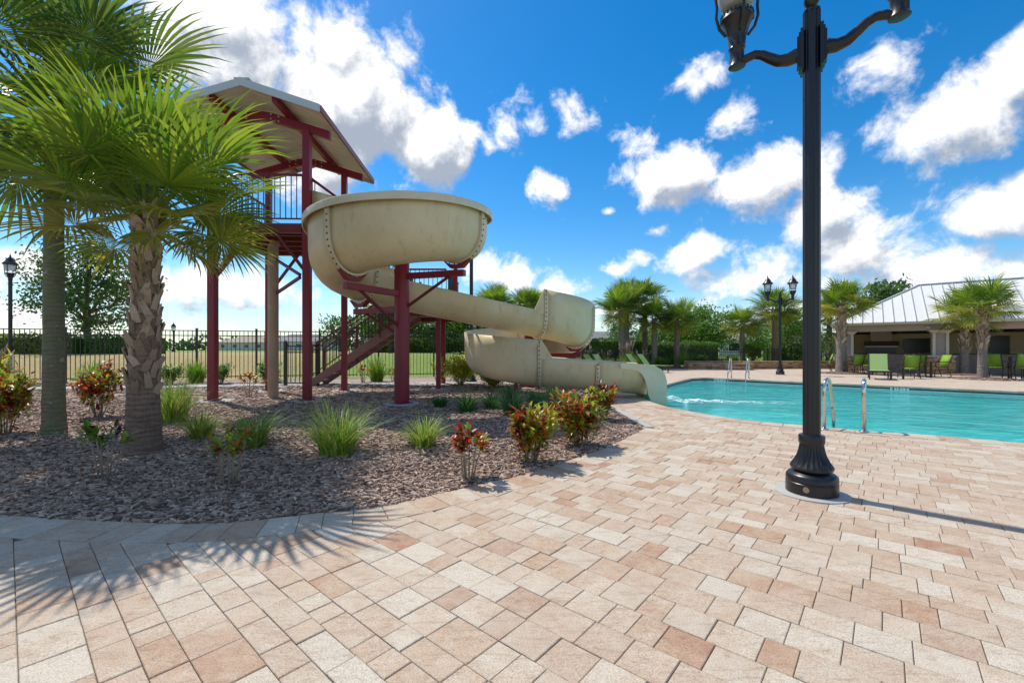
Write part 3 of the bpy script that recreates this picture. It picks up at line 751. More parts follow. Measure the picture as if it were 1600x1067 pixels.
s2 = i_h2-1; s2r = next(i for i in range(i_h2+1, i_ex) if path[i][4] >= 42); s2b = next(i for i in range(i_h2+1, i_ex) if path[i][4] >= 165)
channel(0, i_h1, lambda i: .98-.06*i/8, lambda i: .98-.30*i/8, 'start')
channel(i_h1, cut_r, outer1, low, 'a'); channel(cut_r, cut_l, outer1, low, 'b'); channel(cut_l, cut_b, outer1, low, 'c'); channel(cut_b, i_run, outer1, low, 'd')
channel(i_run, s2, low, low, 'e')
channel(s2, s2r, low, hx, 'f'); channel(s2r, s2b, low, hx, 'g'); channel(s2b, i_ex+1, low, hx, 'h')
rim_e = lambda i: .76
channel(i_ex+1, i_ex+9, lambda i: .76, rim_e, 'k'); channel(i_ex+9, i_end, lambda i: .76, rim_e, 'm')
flange(cut_r, outer1(cut_r), LOW); flange(cut_l, outer1(cut_l), LOW); flange(cut_b, outer1(cut_b), LOW); flange(s2, LOW, 1.17); flange(s2r, LOW, 1.17); flange(i_ex+1, LOW, 1.17); flange(i_ex+9, .76, .76)
def gusset(i, side, h_low, h_high, ahead, ln=.32):
    """sloped wing plate where a high wall drops to a low one"""
    o, t_, l = frame(i); m_ = MB(); q = [(0, h_low-.05), (0, h_high+.005), (.05, h_high+.005), (ln, h_low+.015), (ln, h_low-.05)]
    m_.prism(q, lambda u, v, w: o+t_*u*ahead+l*side*(HW+.01+w)+Vector((0, 0, v)), -.012, .012); m_.build('wing_plate', 'fibreglass', slide)
gusset(i_run, 1, LOW, outer1(i_run), 1, .42); gusset(s2, -1, LOW, 1.17, -1); gusset(i_ex+1, -1, .76, 1.17, 1, .3)
# flat end cheeks at the exit
ye = pe.y
for sgn in (-1, 1):
    q = [(2.62, .86), (3.30, .845), (3.47, .81), (3.62, .73), (3.71, .60), (3.75, .44), (3.75, -.16), (3.62, -.17), (3.46, -.13), (3.36, -.03), (3.30, .10), (3.26, .30), (3.22, .48), (3.14, .62), (3.02, .70), (2.85, .735), (2.62, .745)]
    m_ = MB(); yy = ye+sgn*(HW+.10)
    m_.prism(q, lambda u, v, w: (u, yy+sgn*w, v), 0, .035); m_.build('exit_cheek', 'rim', slide, bevel=.008)
    m_ = MB(); m_.add([(3.30, yy-sgn*.10, .1), (3.30, yy-sgn*.10, .75), (3.72, yy-sgn*.10, .45), (3.72, yy-sgn*.10, -.15), (3.30, yy, .1), (3.30, yy, .80), (3.72, yy, .50), (3.72, yy, -.15)], [(0, 1, 2, 3), (1, 5, 6, 2), (2, 6, 7, 3), (0, 3, 7, 4)])
    m_.build('exit_return', 'fibreglass', slide)
m_ = MB(); prof = []
for j in range(7):
    t_ = j/6; x = 3.33+.42*t_; z = .08-.26*t_*t_
    prof += [(x, ye+a, z+b) for a, b in ((.5, .22), (.38, .05), (.18, 0), (-.18, 0), (-.38, .05), (-.5, .22))]
m_.add(prof, [(a*6+j, a*6+j+1, (a+1)*6+j+1, (a+1)*6+j) for a in range(6) for j in range(5)]); m_.build('exit_chute', 'fibreglass', slide, True)
# columns, arms, saddles
def column(c, z1, r, flz=True):
    m_ = MB(); b0 = bz(c[0], c[1])-.03; m_.tube([(c[0], c[1], b0), (c[0], c[1], z1)], r, 28); o = m_.build('column', 'maroon', slide, 40)
    m_ = MB(); m_.lathe([(r+.09, .02), (r+.10, .065), (r+.03, .075), (r, .09)], 28, (c[0], c[1], b0)); m_.build('base_plate', 'maroon', o, 30)
    m_ = MB(); m_.lathe([(r+.20, 0), (r+.205, .05), (r+.19, .062), (.01, .064)], 32, (c[0], c[1], b0)); m_.build('footing', 'concrete', o, 30)
    return o
column((c1.x, c1.y), 2.98, .148); column((c2.x, c2.y), 1.9, .15)
def arm(c, idx, r, brace=.62, out=.16):
    o, t_, l = frame(idx); c3 = Vector((c[0], c[1], 0)); rad = Vector((o.x-c[0], o.y-c[1], 0)); dist = rad.length; rad.normalize()
    za = o.z-.235; a = c3+rad*r*.9+Vector((0, 0, za)); b = c3+rad*(dist+out)+Vector((0, 0, za))
    m_ = MB(); m_.bar(a, b, .12, .115); ar = m_.build('support_arm', 'maroon', slide, bevel=.006)
    m_ = MB(); up = Vector((0, 0, 1))
    q = [(-.13, -.06), (.13, -.06)]+[(.5*math.sin(R(64))*math.cos(R(5))*k/5.0, .0+.555*(1-math.cos(math.asin(min(1, k/5.0*.9))))) for k in (3.2, 2.2, 1.2, 0, -1.2, -2.2, -3.2)]
    m_.prism(q, lambda u, v, w: o+rad*u+up*(v-.075)+t_*w, -.06, .06); m_.build('saddle', 'maroon', ar)
    if brace:
        s_ = c3+rad*(dist*.86)+Vector((0, 0, za-.05)); e = c3+rad*r*.95+Vector((0, 0, za-brace))
        m_ = MB(); m_.tube([s_, e], .032, 8); m_.bar(e-rad*.01+up*.06, e-rad*.01-up*.06, .09, .02); m_.build('brace', 'maroon_dark', ar, 40)
arm((c1.x, c1.y), cut_r, .148, .6); arm((c1.x, c1.y), cut_l, .148, .62); arm((c1.x, c1.y), cut_b, .148, .5)
arm((c2.x, c2.y), s2r, .15, .4); arm((c2.x, c2.y), s2b, .15, .35)
for i in (i_ex-3, i_ex+9):
    o, t_, l = frame(i); m_ = MB()
    for s_ in (-.22, .22): m_.bar((o.x, o.y+s_, -.02), (o.x, o.y+s_*.8, o.z-.02), .09, .09)
    m_.bar((o.x, o.y-.32, o.z-.07), (o.x, o.y+.32, o.z-.07), .10, .08); m_.build('low_stand', 'maroon' if i < i_ex else 'black_metal', slide)

# ------------------------------------------------------------------ slide tower
tower = thing('slide_tower', 'maroon steel slide tower with gabled metal roof, railed deck and stairs', 'slide tower', (-5.48, 10.55, 0), R(2))
HX, HY = 1.0, 1.15; ZD = 3.95
for sx_, sy_ in ((-1, -1), (1, -1), (1, 1), (-1, 1)):
    m_ = MB(); w = .155 if sy_ < 0 else .135; x, y = sx_*HX, sy_*HY
    # wide-flange post: web and two flanges
    zb = .02; zt = 5.97
    m_.box((x, y, (zb+zt)/2), (w, w, zt-zb)); o = m_.build('post', 'maroon', tower, bevel=.008)
    m_ = MB(); m_.lathe([(.38, .0), (.385, .105), (.36, .118), (.01, .12)], 26, (x+.05, y, .0)); m_.build('footing', 'concrete', o, 30)
    m_ = MB(); m_.box((x, y, .135), (w+.09, w+.09, .026)); m_.build('base_plate', 'maroon', o)
RX, EZ, AZ = 1.56, 6.06, 6.56; Y0, Y1 = -1.85, 1.95
def roof_z(x): return AZ-(AZ-EZ)*abs(x)/RX
roof = empty('roof', parent=tower)
for sgn in (-1, 1):
    for k in range(12):
        y0 = Y0+(Y1-Y0)*k/12; y1 = Y0+(Y1-Y0)*(k+1)/12-.004; m_ = MB()
        pts = [(y0, 0), (y0+.03, .022), (y0+.06, .0), (y1-.155, 0), (y1-.14, .012), (y1-.125, 0), (y1, 0)]
        P = [(sgn*x, y, roof_z(x)+dz+th) for th in (0, .045) for x in (0.0, RX) for y, dz in pts]; n = len(pts); F = []
        for j in range(n-1): F += [(j, j+1, n+j+1, n+j), (2*n+j, 3*n+j, 3*n+j+1, 2*n+j+1), (n+j, n+j+1, 3*n+j+1, 3*n+j)]
        F += [(0, n, 3*n, 2*n), (n-1, 3*n-1, 4*n-1, 2*n-1)]; m_.add(P, F); m_.build('roof_panel', 'roof_sheet', roof)
    m_ = MB(); m_.bar((sgn*RX, Y0-.01, EZ-.0), (sgn*RX, Y1+.01, EZ-.0), .035, .12); m_.build('eave_trim', 'eave_trim', roof)
    for ye_ in (Y0-.018, Y1+.018):
        m_ = MB(); m_.add([(0, ye_-.02, AZ+.065), (sgn*RX, ye_-.02, EZ+.065), (sgn*RX, ye_-.02, EZ-.09), (0, ye_-.02, AZ-.09), (0, ye_+.0, AZ+.065), (sgn*RX, ye_+.0, EZ+.065), (sgn*RX, ye_, EZ-.09), (0, ye_, AZ-.09)], [(0, 1, 2, 3), (7, 6, 5, 4), (0, 4, 5, 1), (3, 2, 6, 7), (1, 5, 6, 2)]); m_.build('gable_trim', 'roof_edge', roof)
m_ = MB(); m_.bar((0, Y0, AZ+.075), (0, Y1, AZ+.075), .30, .03); m_.build('ridge_cap', 'roof_edge', roof)
for x in (-.62, .62):
    m_ = MB(); m_.bar((x, Y0+.06, roof_z(x)-.085), (x, Y1-.06, roof_z(x)-.085), .10, .14); m_.build('purlin', 'maroon', roof)
for y in (-HY, HY):
    pts = [(-1.5, roof_z(1.5)-.24), (-.45, roof_z(.45)-.26), (-.2, roof_z(.2)-.275), (0, roof_z(.1)-.28), (.2, roof_z(.2)-.275), (.45, roof_z(.45)-.26), (1.5, roof_z(1.5)-.24)]
    m_ = MB(); poly = [(x, z+.09) for x, z in pts]+[(x, z-.09) for x, z in pts[::-1]]
    m_.prism(poly, lambda u, v, w: (u, w, v), y-.055, y+.055); o = m_.build('rafter', 'maroon', roof, bevel=.006)
    m_ = MB()
    for x in (-.42, -.26, .26, .42):
        for dz in (-.05, .05):
            for sy_ in (-1, 1): m_.tube([(x, y+sy_*.05, roof_z(x)-.265+dz), (x, y+sy_*.072, roof_z(x)-.265+dz)], .017, 6)
    tag(m_.build('bolt_row', 'seam', o), kind='stuff')
# deck and railings
m_ = MB(); m_.box((0, 0, ZD-.03), (2.0, 2.3, .05)); m_.build('deck_plate', 'stair_paint', tower)
for a, b in (((-1, -1.15), (1, -1.15)), ((1, -1.15), (1, 1.15)), ((1, 1.15), (-1, 1.15)), ((-1, 1.15), (-1, -1.15))):
    m_ = MB(); v0 = Vector((*a, ZD-.13)); v1 = Vector((*b, ZD-.13)); d = (v1-v0).normalized()*.11; m_.bar(v0+d, v1-d, .08, .18); m_.build('edge_beam', 'maroon_dark', tower)
for k in range(4):
    m_ = MB(); y = -.75+.5*k; m_.bar((-.95, y, ZD-.12), (.95, y, ZD-.12), .05, .12); m_.build('joist', 'maroon_dark', tower)
def railing(parent, a, b, top=1.05, mat='maroon_dark', step=.115, rails=(.1,), name='railing', base_only=False):
    a = Vector(a); b = Vector(b); z = Vector((0, 0, 1)); r_o = MB(); r_o.bar(a+z*top, b+z*top, .045, .045)
    for h in rails: r_o.bar(a+z*h, b+z*h, .03, .03)
    ro = r_o.build(name, mat, parent); n = max(2, int((b-a).length/step)); q = MB()
    for k in range(n+1):
        p = a.lerp(b, k/n); q.bar(p+z*rails[0], p+z*top, .016, .016)
    tag(q.build('baluster_row', 'black_metal', ro), kind='stuff')
railing(tower, (-.88, -1.12, ZD), (.88, -1.12, ZD)); railing(tower, (-1.0, -1.02, ZD), (-1.0, 1.05, ZD)); railing(tower, (1.0, -1.02, ZD), (1.0, -.75, ZD))
# bar over the slide entry
m_ = MB(); m_.tube([(1.05, -1.05, 4.95), (1.62, -.82, 4.55)], .03, 8); m_.box((1.62, -.82, 4.53), (.10, .10, .05)); m_.build('entry_bar', 'maroon_dark', tower, 40)
# knee braces
for a, b in (((-.92, -1.15, 2.8), (-.15, -1.15, 3.78)), ((.92, -1.15, 2.95), (.3, -1.15, 3.78)), ((-1, -1.05, 2.8), (-1, -.3, 3.78)), ((1, 1.05, 2.8), (1, .3, 3.78)), ((-.92, 1.15, 2.8), (-.2, 1.15, 3.78))):
    m_ = MB(); m_.bar(a, b, .06, .06); m_.build('knee_brace', 'maroon_dark', tower)
# water feed pipe standing by the tower with its V bracket
pz = bz(-5.46, 9.95)
pipe_o = thing('water_pipe', 'weathered tan supply pipe standing between the two front tower posts', 'pipe', (-5.46, 9.95, 0))
m_ = MB(); m_.tube([(0, 0, pz-.04), (0, 0, 3.55), (.02, .05, 3.66)], .112, 24); m_.lathe([(.17, 0), (.17, .05), (.112, .06)], 24, (0, 0, pz-.03)); m_.build('pipe_body', 'pipe', pipe_o, 40)
m_ = MB(); m_.bar((.10, -.03, 3.25), (.86, -.50, 2.83), .055, .055); m_.bar((.10, -.03, 2.50), (.86, -.50, 2.78), .055, .055); m_.build('bracket', 'maroon_dark', pipe_o)
# stairs (in world coordinates, so undo the tower turn)
st = empty('stairs', parent=tower); st.matrix_parent_inverse = (Matrix.Translation((-5.48, 10.55, 0)) @ Matrix.Rotation(R(2), 4, 'Z')).inverted()
def flight(x0, z0, x1, z1, y0, y1, n, mat='stair_paint'):
    for y in (y0, y1):
        m_ = MB(); d = .13; m_.prism([(x0, z0-.10), (x0, z0+.16), (x1, z1+.14), (x1, z1-.14)], lambda u, v, w: (u, w, v), y-.03, y+.03); m_.build('stringer', mat, st)
    for k in range(n):
        t_ = (k+.5)/n; x = x0+(x1-x0)*t_; z = z0+(z1-z0)*(k+1)/n-.05; m_ = MB(); m_.box((x, (y0+y1)/2, z), (abs(x1-x0)/n+.03, abs(y1-y0)-.065, .045)); m_.build('tread', 'maroon_dark', st)
    for y in (y0, y1):
        railing(st, (x0, y, z0+.12), (x1, y, z1+.12), 1.0, 'maroon_dark', .125, (.16, .86), 'stair_rail')
        for t_ in (.02, .35, .68, .98):
            m_ = MB(); p = Vector((x0+(x1-x0)*t_, y-.02, z0+(z1-z0)*t_)); m_.bar(p, p+Vector((0, 0, 1.1)), .05, .05); m_.build('rail_post', 'maroon_dark', st)
flight(-6.15, .10, -2.95, 2.28, 13.15, 14.15, 11); flight(-2.95, 2.30, -5.0, 3.9, 11.95, 12.95, 8)
m_ = MB(); m_.box((-2.35, 13.05, 2.28), (1.2, 2.3, .06)); m_.bar((-2.95, 11.9, 2.19), (-1.75, 11.9, 2.19), .08, .14); m_.bar((-2.95, 14.2, 2.19), (-1.75, 14.2, 2.19), .08, .14); m_.bar((-1.75, 11.9, 2.19), (-1.75, 14.2, 2.19), .08, .14); m_.build('landing', 'maroon_dark', st)
m_ = MB(); m_.box((-5.5, 12.3, 3.9), (1.0, 1.25, .08)); m_.build('upper_landing', 'maroon_dark', st)
for x, y, w in ((-2.02, 11.95, .12), (-2.2, 13.95, .13)):
    m_ = MB(); m_.box((x, y, 1.14), (w, w, 2.26)); o = m_.build('landing_post', 'maroon', st, bevel=.005)
    m_ = MB(); m_.lathe([(.27, 0), (.27, .10), (.01, .115)], 22, (x, y, .03)); m_.build('footing', 'concrete', o, 30)
railing(st, (-1.75, 11.95, 2.31), (-1.75, 14.15, 2.31)); railing(st, (-2.9, 11.93, 2.31), (-1.8, 11.93, 2.31), 1.1, 'maroon', .12, (.55,))
m_ = MB(); m_.box((-1.55, 11.98, 2.85), (.10, .10, 1.2)); m_.build('newel', 'maroon', st)

# ------------------------------------------------------------------ lamp posts
def lantern(parent, x, y, z):
    m_ = MB(); m_.lathe([(.05, -.035), (.072, -.025), (.06, .0), (.06, .12), (.072, .135), (.066, .15), (.078, .25), (.122, .37), (.142, .39), (.135, .425), (.06, .43)], 18, (x, y, z)); cup = m_.build('lantern_cup', 'black_metal', parent, 50)
    m_ = MB()
    for k in range(24):
        a = 2*math.pi*k/24; m_.box((x+.132*math.cos(a), y+.132*math.sin(a), z+.432), (.014, .014, .022))
    for k in range(4):
        a = 2*math.pi*k/4+.4; ca, sa = math.cos(a), math.sin(a)
        m_.tube([(x+ca*r, y+sa*r, z+h) for r, h in ((.095, .26), (.15, .33), (.178, .43), (.172, .52), (.18, .60), (.20, .74), (.205, .80))], .013, 7)
    m_.build('lantern_cage', 'black_metal', cup, 40)
    m_ = MB(); m_.lathe([(.085, .50), (.13, .52), (.160, .62), (.185, .78)], 18, (x, y, z)); m_.build('lantern_glass', 'lamp_glass', cup, 50)
    m_ = MB(); m_.lathe([(.20, .765), (.235, .78), (.24, .81), (.22, .84), (.16, .90), (.13, .97), (.10, 1.02), (.05, 1.08), (.028, 1.10), (.035, 1.13), (.02, 1.16), (.004, 1.24)], 18, (x, y, z)); m_.build('lantern_roof', 'black_metal', cup, 50)
def lamp_post(name, label, loc, rz, twin=True, ztop=4.15, group=None, disc=True):
    t_ = thing(name, label, 'lamp post', loc, rz, group)
    if disc:
        m_ = MB(); m_.lathe([(.27, .0), (.27, .008), (.264, .011), (.01, .011)], 40); m_.build('footing', 'concrete', t_, 30)
    m_ = MB(); m_.lathe([(.188, .010), (.188, .10), (.183, .105), (.183, .112), (.188, .117), (.186, .152), (.168, .172), (.125, .186), (.12, .194)], 40); b = m_.build('base', 'black_metal', t_, 40)
    m_ = MB(); m_.tube([(-.045, -.181, .065), (-.045, -.190, .065)], .022, 14); m_.build('access_cap', 'pipe', b)
    m_ = MB(); m_.lathe([(.11, .188), (.138, .192, .0), (.152, .206, .0), (.158, .224, .02), (.152, .238, .05), (.128, .275, .09), (.108, .315, .10), (.096, .355, .10), (.088, .40, .09), (.086, .418, .0), (.08, .425)], 48); m_.build('fluted_skirt', 'black_metal', b, 28)
    m_ = MB(); m_.lathe([(.078, .415), (.092, .42), (.095, .432), (.095, .478), (.089, .49), (.064, .495)], 36); m_.build('collar', 'black_metal', b, 40)
    n = 40; P = []; prof = []
    for j in range(n):
        a = 2*math.pi*j/n; q = (j % 4); r = .064*(1, .965, .88, .965)[q]; prof.append((r*math.cos(a), r*math.sin(a)))
    m_ = MB(); m_.prism(prof, lambda u, v, w: (u, v, w), .48, ztop); pole = m_.build('pole', 'black_metal', t_, 50)
    if twin:
        m_ = MB(); m_.lathe([(.064, ztop-.004), (.062, ztop+.02), (.04, ztop+.03), (.032, ztop+.05), (.05, ztop+.07), (.06, ztop+.10), (.05, ztop+.135), (.02, ztop+.155), (.003, ztop+.16)], 24); m_.build('finial', 'black_metal', pole, 50)
        za = ztop-.31
        for s_ in (-1, 1):
            m_ = MB()
            for k, (w, hh) in enumerate(((.15, .34), (.125, .29), (.10, .24))): m_.box((s_*(.068+.012*k), 0, za), (.024, w, hh))
            pts = [(s_*x, 0, za+dz) for x, dz in ((.10, -.01), (.17, -.025), (.24, -.01), (.30, .035), (.36, .085), (.42, .11), (.48, .10), (.53, .08))]
            m_.tube(pts, [.06, .052, .046, .042, .038, .036, .036, .036], 12); a_ = m_.build('arm', 'black_metal', pole, 40); lantern(a_, s_*.56, 0, za+.075)
    else:
        lantern(pole, 0, 0, ztop-.1)
    return t_
lamp_post('lamp_post', 'tall black fluted twin lamp post on the paving beside the pool handrails', (2.52, 3.66, 0), R(-32), ztop=4.03)
lamp_post('lamp_post', 'black twin lantern lamp post on the far pool deck before the stone wall', (13.23, 21.47, -.01), R(-12), ztop=3.92)
lamp_post('lamp_post', 'black twin lamp post behind the slide, its lanterns hidden by the bowl', (-1.40, 15.0, .02), R(90), ztop=4.95, disc=False)
lamp_post('lamp_post', 'single black lantern post beyond the fence beside the bushy oak', (-20.75, 18.0, .3), 0, False, 3.75, disc=False)
lamp_post('lamp_post', 'small distant single lantern post on the lawn behind the stairs', (-10.9, 30.5, .9), 0, False, 3.0, disc=False)
lamp_post('lamp_post', 'tiny distant lantern post on the bare field left of the houses', (-35.0, 45.0, .95), 0, False, 2.0, disc=False)
# ------------------------------------------------------------------ palms
def frond_mesh(name, seed, petiole, blade, nseg, stations, yellow):
    r = random.Random(seed); m_ = MB(); spread = R(138)
    # petiole
    pp = [(petiole*t_, 0, -.05*petiole*math.sin(t_*1.6)) for t_ in (0, .35, .7, 1.0)]
    k0 = len(m_.v); m_.tube(pp, [.026, .018, .014, .012], 5); m_.c += [(.75, .05, 0)]*(len(m_.v)-k0)
    hub = Vector(pp[-1])
    cup = r.uniform(.18, .42); droop = r.uniform(.12, .42)
    for i in range(nseg):
        f = (i+.5)/nseg*2-1; th = f*spread; ca, sa = math.cos(th), math.sin(th)
        ln = blade*(1-.34*abs(f)**2.2)*r.uniform(.90, 1.06); root = hub+Vector((blade*.16*(1-abs(f))**1.2, 0, -.02*(1-abs(f))))
        dirv = Vector((ca, sa, cup*abs(sa)+.03)).normalized(); side = Vector((-sa, ca, 0))
        dth = 2*spread/nseg; P = []; C = []; tn = min(1, max(0, r.gauss(.5, .28))); hang = droop*r.uniform(.5, 1.7); yl = yellow*r.random()
        for k in range(stations):
            t_ = k/(stations-1); d = ln*t_
            join = .42
            w = d*math.tan(dth/2)*1.04 if t_ < join else ln*join*math.tan(dth/2)*1.04*(1-((t_-join)/(1-join))**1.7)
            w = max(w, .0006)
            c = root+dirv*d+Vector((0, 0, -hang*d*max(0, t_-.35)**1.3*1.2)); fold = w*.55
            P += [c+side*w+Vector((0, 0, fold*.5)), c-Vector((0, 0, fold*.5)), c-side*w+Vector((0, 0, fold*.5))]
            g = min(1, yl*.35+max(0, t_-.72)*yellow*2.2*r.random()); C += [(tn, g, 0)]*3
        F = []
        for k in range(stations-1): b = 3*k; F += [(b, b+1, b+4, b+3), (b+1, b+2, b+5, b+4)]
        m_.add(P, F, C)
    me = m_.mesh(name, True, False); return me
near_fronds = [frond_mesh('frond', s_, p, b, 36, 7, .6) for s_, p, b in ((1, .72, .82), (2, .62, .86), (3, .80, .78), (4, .68, .80), (5, .55, .74), (6, .76, .88))]
far_fronds = [frond_mesh('frond_far', 20+s_, p, b, 30, 5, .6) for s_, p, b in ((1, .62, .80), (2, .70, .86), (3, .55, .74), (4, .66, .90))]
tm = {}
def frond_variant(me, mat):
    key = (me.name, mat)
    if key not in tm:
        c = me.copy(); c.materials.clear(); c.materials.append(M[mat]); tm[key] = c
    return tm[key]
def boot_mesh():
    m_ = MB(); q = [(-.055, 0), (.055, 0), (.050, .10), (.044, .20), (.034, .26), (.010, .225), (-.012, .27), (-.038, .235), (-.05, .12)]
    m_.prism(q, lambda u, v, w: (u, w+(.035*(v/.27)**2)-.25*u*u/.06*.3, v), -.012, .014); me = m_.mesh('leaf_base', 40); me.materials.append(M['boot']); return me
BOOT = boot_mesh()
def palm(label, loc, hub, r0, r1, nf, meshes, scale=1.0, boots=0, boot_from=.45, mats=('frond',), trunk='trunk_grey', seed=1, lean=(0, 0), group=None, skirt=-38, boot_scale=1.0, top=84, fan=None):
    r = random.Random(seed); t_ = thing('palm_tree', label, 'palm tree', loc, 0, group); m_ = MB(); n = 22; rows = 64; P = []; zz = hub
    for k in range(rows):
        f = k/(rows-1); z = zz*f-.05; rr = r1+(r0-r1)*(1-f)**1.0; rr *= (1+.22*math.exp(-f*16))*(1+.018*((k*7) % 5-2)/2)
        for j in range(n):
            a = 2*math.pi*j/n; q = rr*(1+.05*noise.noise((math.cos(a)*1.5, math.sin(a)*1.5, z*3+seed))+.025*noise.noise((math.cos(a)*5, math.sin(a)*5, z*14+seed)))
            P.append((lean[0]*f*f+q*math.cos(a), lean[1]*f*f+q*math.sin(a), z))
    F = [(k*n+j, k*n+(j+1) % n, (k+1)*n+(j+1) % n, (k+1)*n+j) for k in range(rows-1) for j in range(n)]+[tuple((rows-1)*n+j for j in range(n))]
    m_.add(P, F); tr = m_.build('trunk', trunk, t_, True)
    for k in range(boots):
        f = boot_from+(1.0-boot_from)*(k+.5)/boots; a = k*2.39996+r.uniform(-.15, .15); z = zz*f-.10*boot_scale; rr = (r1+(r0-r1)*(1-f))*.96
        o = link('leaf_base', BOOT, tr); out = R(r.uniform(-1, 7)+20*max(0, (f-.78)/.22)**1.5)
        o.matrix_local = Matrix.Translation((lean[0]*f*f+rr*math.cos(a), lean[1]*f*f+rr*math.sin(a), z)) @ Matrix.Rotation(a-math.pi/2, 4, 'Z') @ Matrix.Rotation(-out, 4, 'X') @ Matrix.Rotation(r.uniform(-.55, .55), 4, 'Y') @ Matrix.Diagonal((boot_scale*r.uniform(.8, 1.25), boot_scale, boot_scale*r.uniform(.75, 1.15), 1))
    for k in range(nf):
        f = (k+.5)/nf; az = k*2.39996+r.uniform(-.3, .3) if fan is None else fan(k)
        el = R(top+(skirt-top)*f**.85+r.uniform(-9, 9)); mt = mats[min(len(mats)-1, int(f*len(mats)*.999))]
        o = link('frond', frond_variant(r.choice(meshes), mt), t_); sc = scale*(.80+.30*math.sin(math.pi*min(1, .25+f*.75)))*r.uniform(.9, 1.1)
        o.matrix_local = Matrix.Translation((lean[0]+.06*math.cos(az), lean[1]+.06*math.sin(az), zz-.05-.14*f*scale)) @ Matrix.Rotation(az, 4, 'Z') @ Matrix.Rotation(-el, 4, 'Y') @ Matrix.Rotation(r.uniform(-.7, .7), 4, 'X') @ Matrix.Scale(sc, 4)
    return t_
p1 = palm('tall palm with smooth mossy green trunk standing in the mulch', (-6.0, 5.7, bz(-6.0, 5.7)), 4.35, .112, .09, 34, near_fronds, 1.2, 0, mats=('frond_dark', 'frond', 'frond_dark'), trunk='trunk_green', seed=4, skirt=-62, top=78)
# dark seed stalks hanging in its crown
m_ = MB(); r = random.Random(9)
for k in range(46):
    a = r.uniform(0, 6.28); rr = r.uniform(.02, .22); x, y, z = .18+rr*math.cos(a), -.25+rr*math.sin(a), 4.75+r.gauss(0, .10)
    m_.tube([(x*.6, y*.6, z+.15), (x, y, z), (x+r.gauss(0, .06), y+r.gauss(0, .06), z-r.uniform(.12, .3))], .009, 4)
m_.build('seed_stalks', 'brown_wood', p1)
palm('short stout palm with peeling criss-cross bark in front of the tower', (-3.95, 4.66, bz(-3.95, 4.66)), 2.66, .160, .088, 33, near_fronds, .86, 150, .26, ('frond', 'frond', 'frond_yellow'), 'trunk_brown', 8, (.06, 0), skirt=-22, boot_scale=.64)
# palms round the pavilion
palm('squat palm with diamond-patterned trunk beside the pavilion corner', (17.17, 22.67, -.02), 3.55, .26, .16, 30, far_fronds, .98, 70, .42, ('frond', 'frond_yellow'), 'trunk_grey', 12, boot_scale=1.25, skirt=-30)
palm('pavilion palm with drooping yellowed fronds, set back behind its twin', (22.1, 21.25, -.02), 2.95, .19, .125, 26, far_fronds, .95, 62, .40, ('frond', 'frond_yellow', 'frond_yellow'), 'trunk_grey', 14, boot_scale=1.2, skirt=-40)
palm('greener pavilion palm at the poolside, in front of its yellowed twin', (19.6, 18.13, -.02), 3.05, .165, .11, 26, far_fronds, .86, 66, .42, ('frond', 'frond_yellow'), 'trunk_grey', 15, boot_scale=1.1, skirt=-34)
# palms behind the slide and along the far fence: x, y, hub height, scale
FP = [(-.9, 24.0, 3.75, 1.0, 'palm crown rising over the straight slide run, beside the black lamp pole'), (.75, 24.5, 3.65, .95, 'palm crown rising just behind the upper slide turn'), (1.35, 26.5, 3.8, .95, 'smaller palm crown at the back, above the upper slide turn'),
      (7.35, 29.0, 3.9, 1.5, 'leaning thick palm of the tight clump behind the loungers'), (7.95, 30.2, 4.5, 1.4, 'slim straight palm of the tight clump behind the loungers'), (9.35, 30.6, 4.9, 1.35, 'tallest palm of the row behind the loungers'), (9.55, 29.2, 3.3, 1.25, 'low bushy palm beside the tallest one behind the loungers'),
      (11.0, 29.0, 3.25, 1.3, 'lone palm at the end of the clipped hedge'), (16.5, 31.2, 3.1, 1.2, 'palm by the bright green shrub at the fence'), (18.6, 30.8, 4.1, 1.4, 'palm with a thick brown skirted crown behind the far lamp post'), (21.3, 33.5, 3.1, 1.35, 'palm beside the parked car'), (22.6, 31.0, 3.7, 1.3, 'palm half hidden by the tall lamp post, beyond the fence')]
for k, (x, y, h, sc, lb) in enumerate(FP):
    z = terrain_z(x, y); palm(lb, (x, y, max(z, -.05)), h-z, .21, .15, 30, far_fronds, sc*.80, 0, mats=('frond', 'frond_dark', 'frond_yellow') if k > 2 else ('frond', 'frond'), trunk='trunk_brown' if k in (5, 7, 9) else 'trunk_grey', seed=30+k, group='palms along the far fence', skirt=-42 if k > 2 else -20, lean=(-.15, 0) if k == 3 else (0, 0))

# ------------------------------------------------------------------ leafy plants
def leaf(m_, c, d, ln, w, tint, up=None, fold=.25, seg=2):
    d = Vector(d).normalized(); u = Vector(up) if up else Vector((0, 0, 1)); s_ = d.cross(u)
    if s_.length < .05: s_ = Vector((1, 0, 0))
    s_.normalize(); nrm_ = s_.cross(d); c = Vector(c)
    if seg == 1:
        m_.add([c, c+d*ln*.5+s_*w, c+d*ln, c+d*ln*.5-s_*w], [(0, 1, 2, 3)], tint)
    else:
        P = [c, c+d*ln*.35+s_*w+nrm_*w*fold, c+d*ln*.35-nrm_*.0, c+d*ln*.35-s_*w+nrm_*w*fold, c+d*ln*.72+s_*w*.72+nrm_*(w*fold-.06*ln), c+d*ln*.72-nrm_*.06*ln, c+d*ln*.72-s_*w*.72+nrm_*(w*fold-.06*ln), c+d*ln-nrm_*.14*ln]
        m_.add(P, [(0, 2, 1), (0, 3, 2), (1, 2, 5, 4), (2, 3, 6, 5), (4, 5, 7), (5, 6, 7)], tint)
def rdir(r, zmin=-1):
    while True:
        v_ = Vector((r.gauss(0, 1), r.gauss(0, 1), r.gauss(0, 1)))
        if v_.length > .1:
            v_.normalize()
            if v_.z >= zmin: return v_
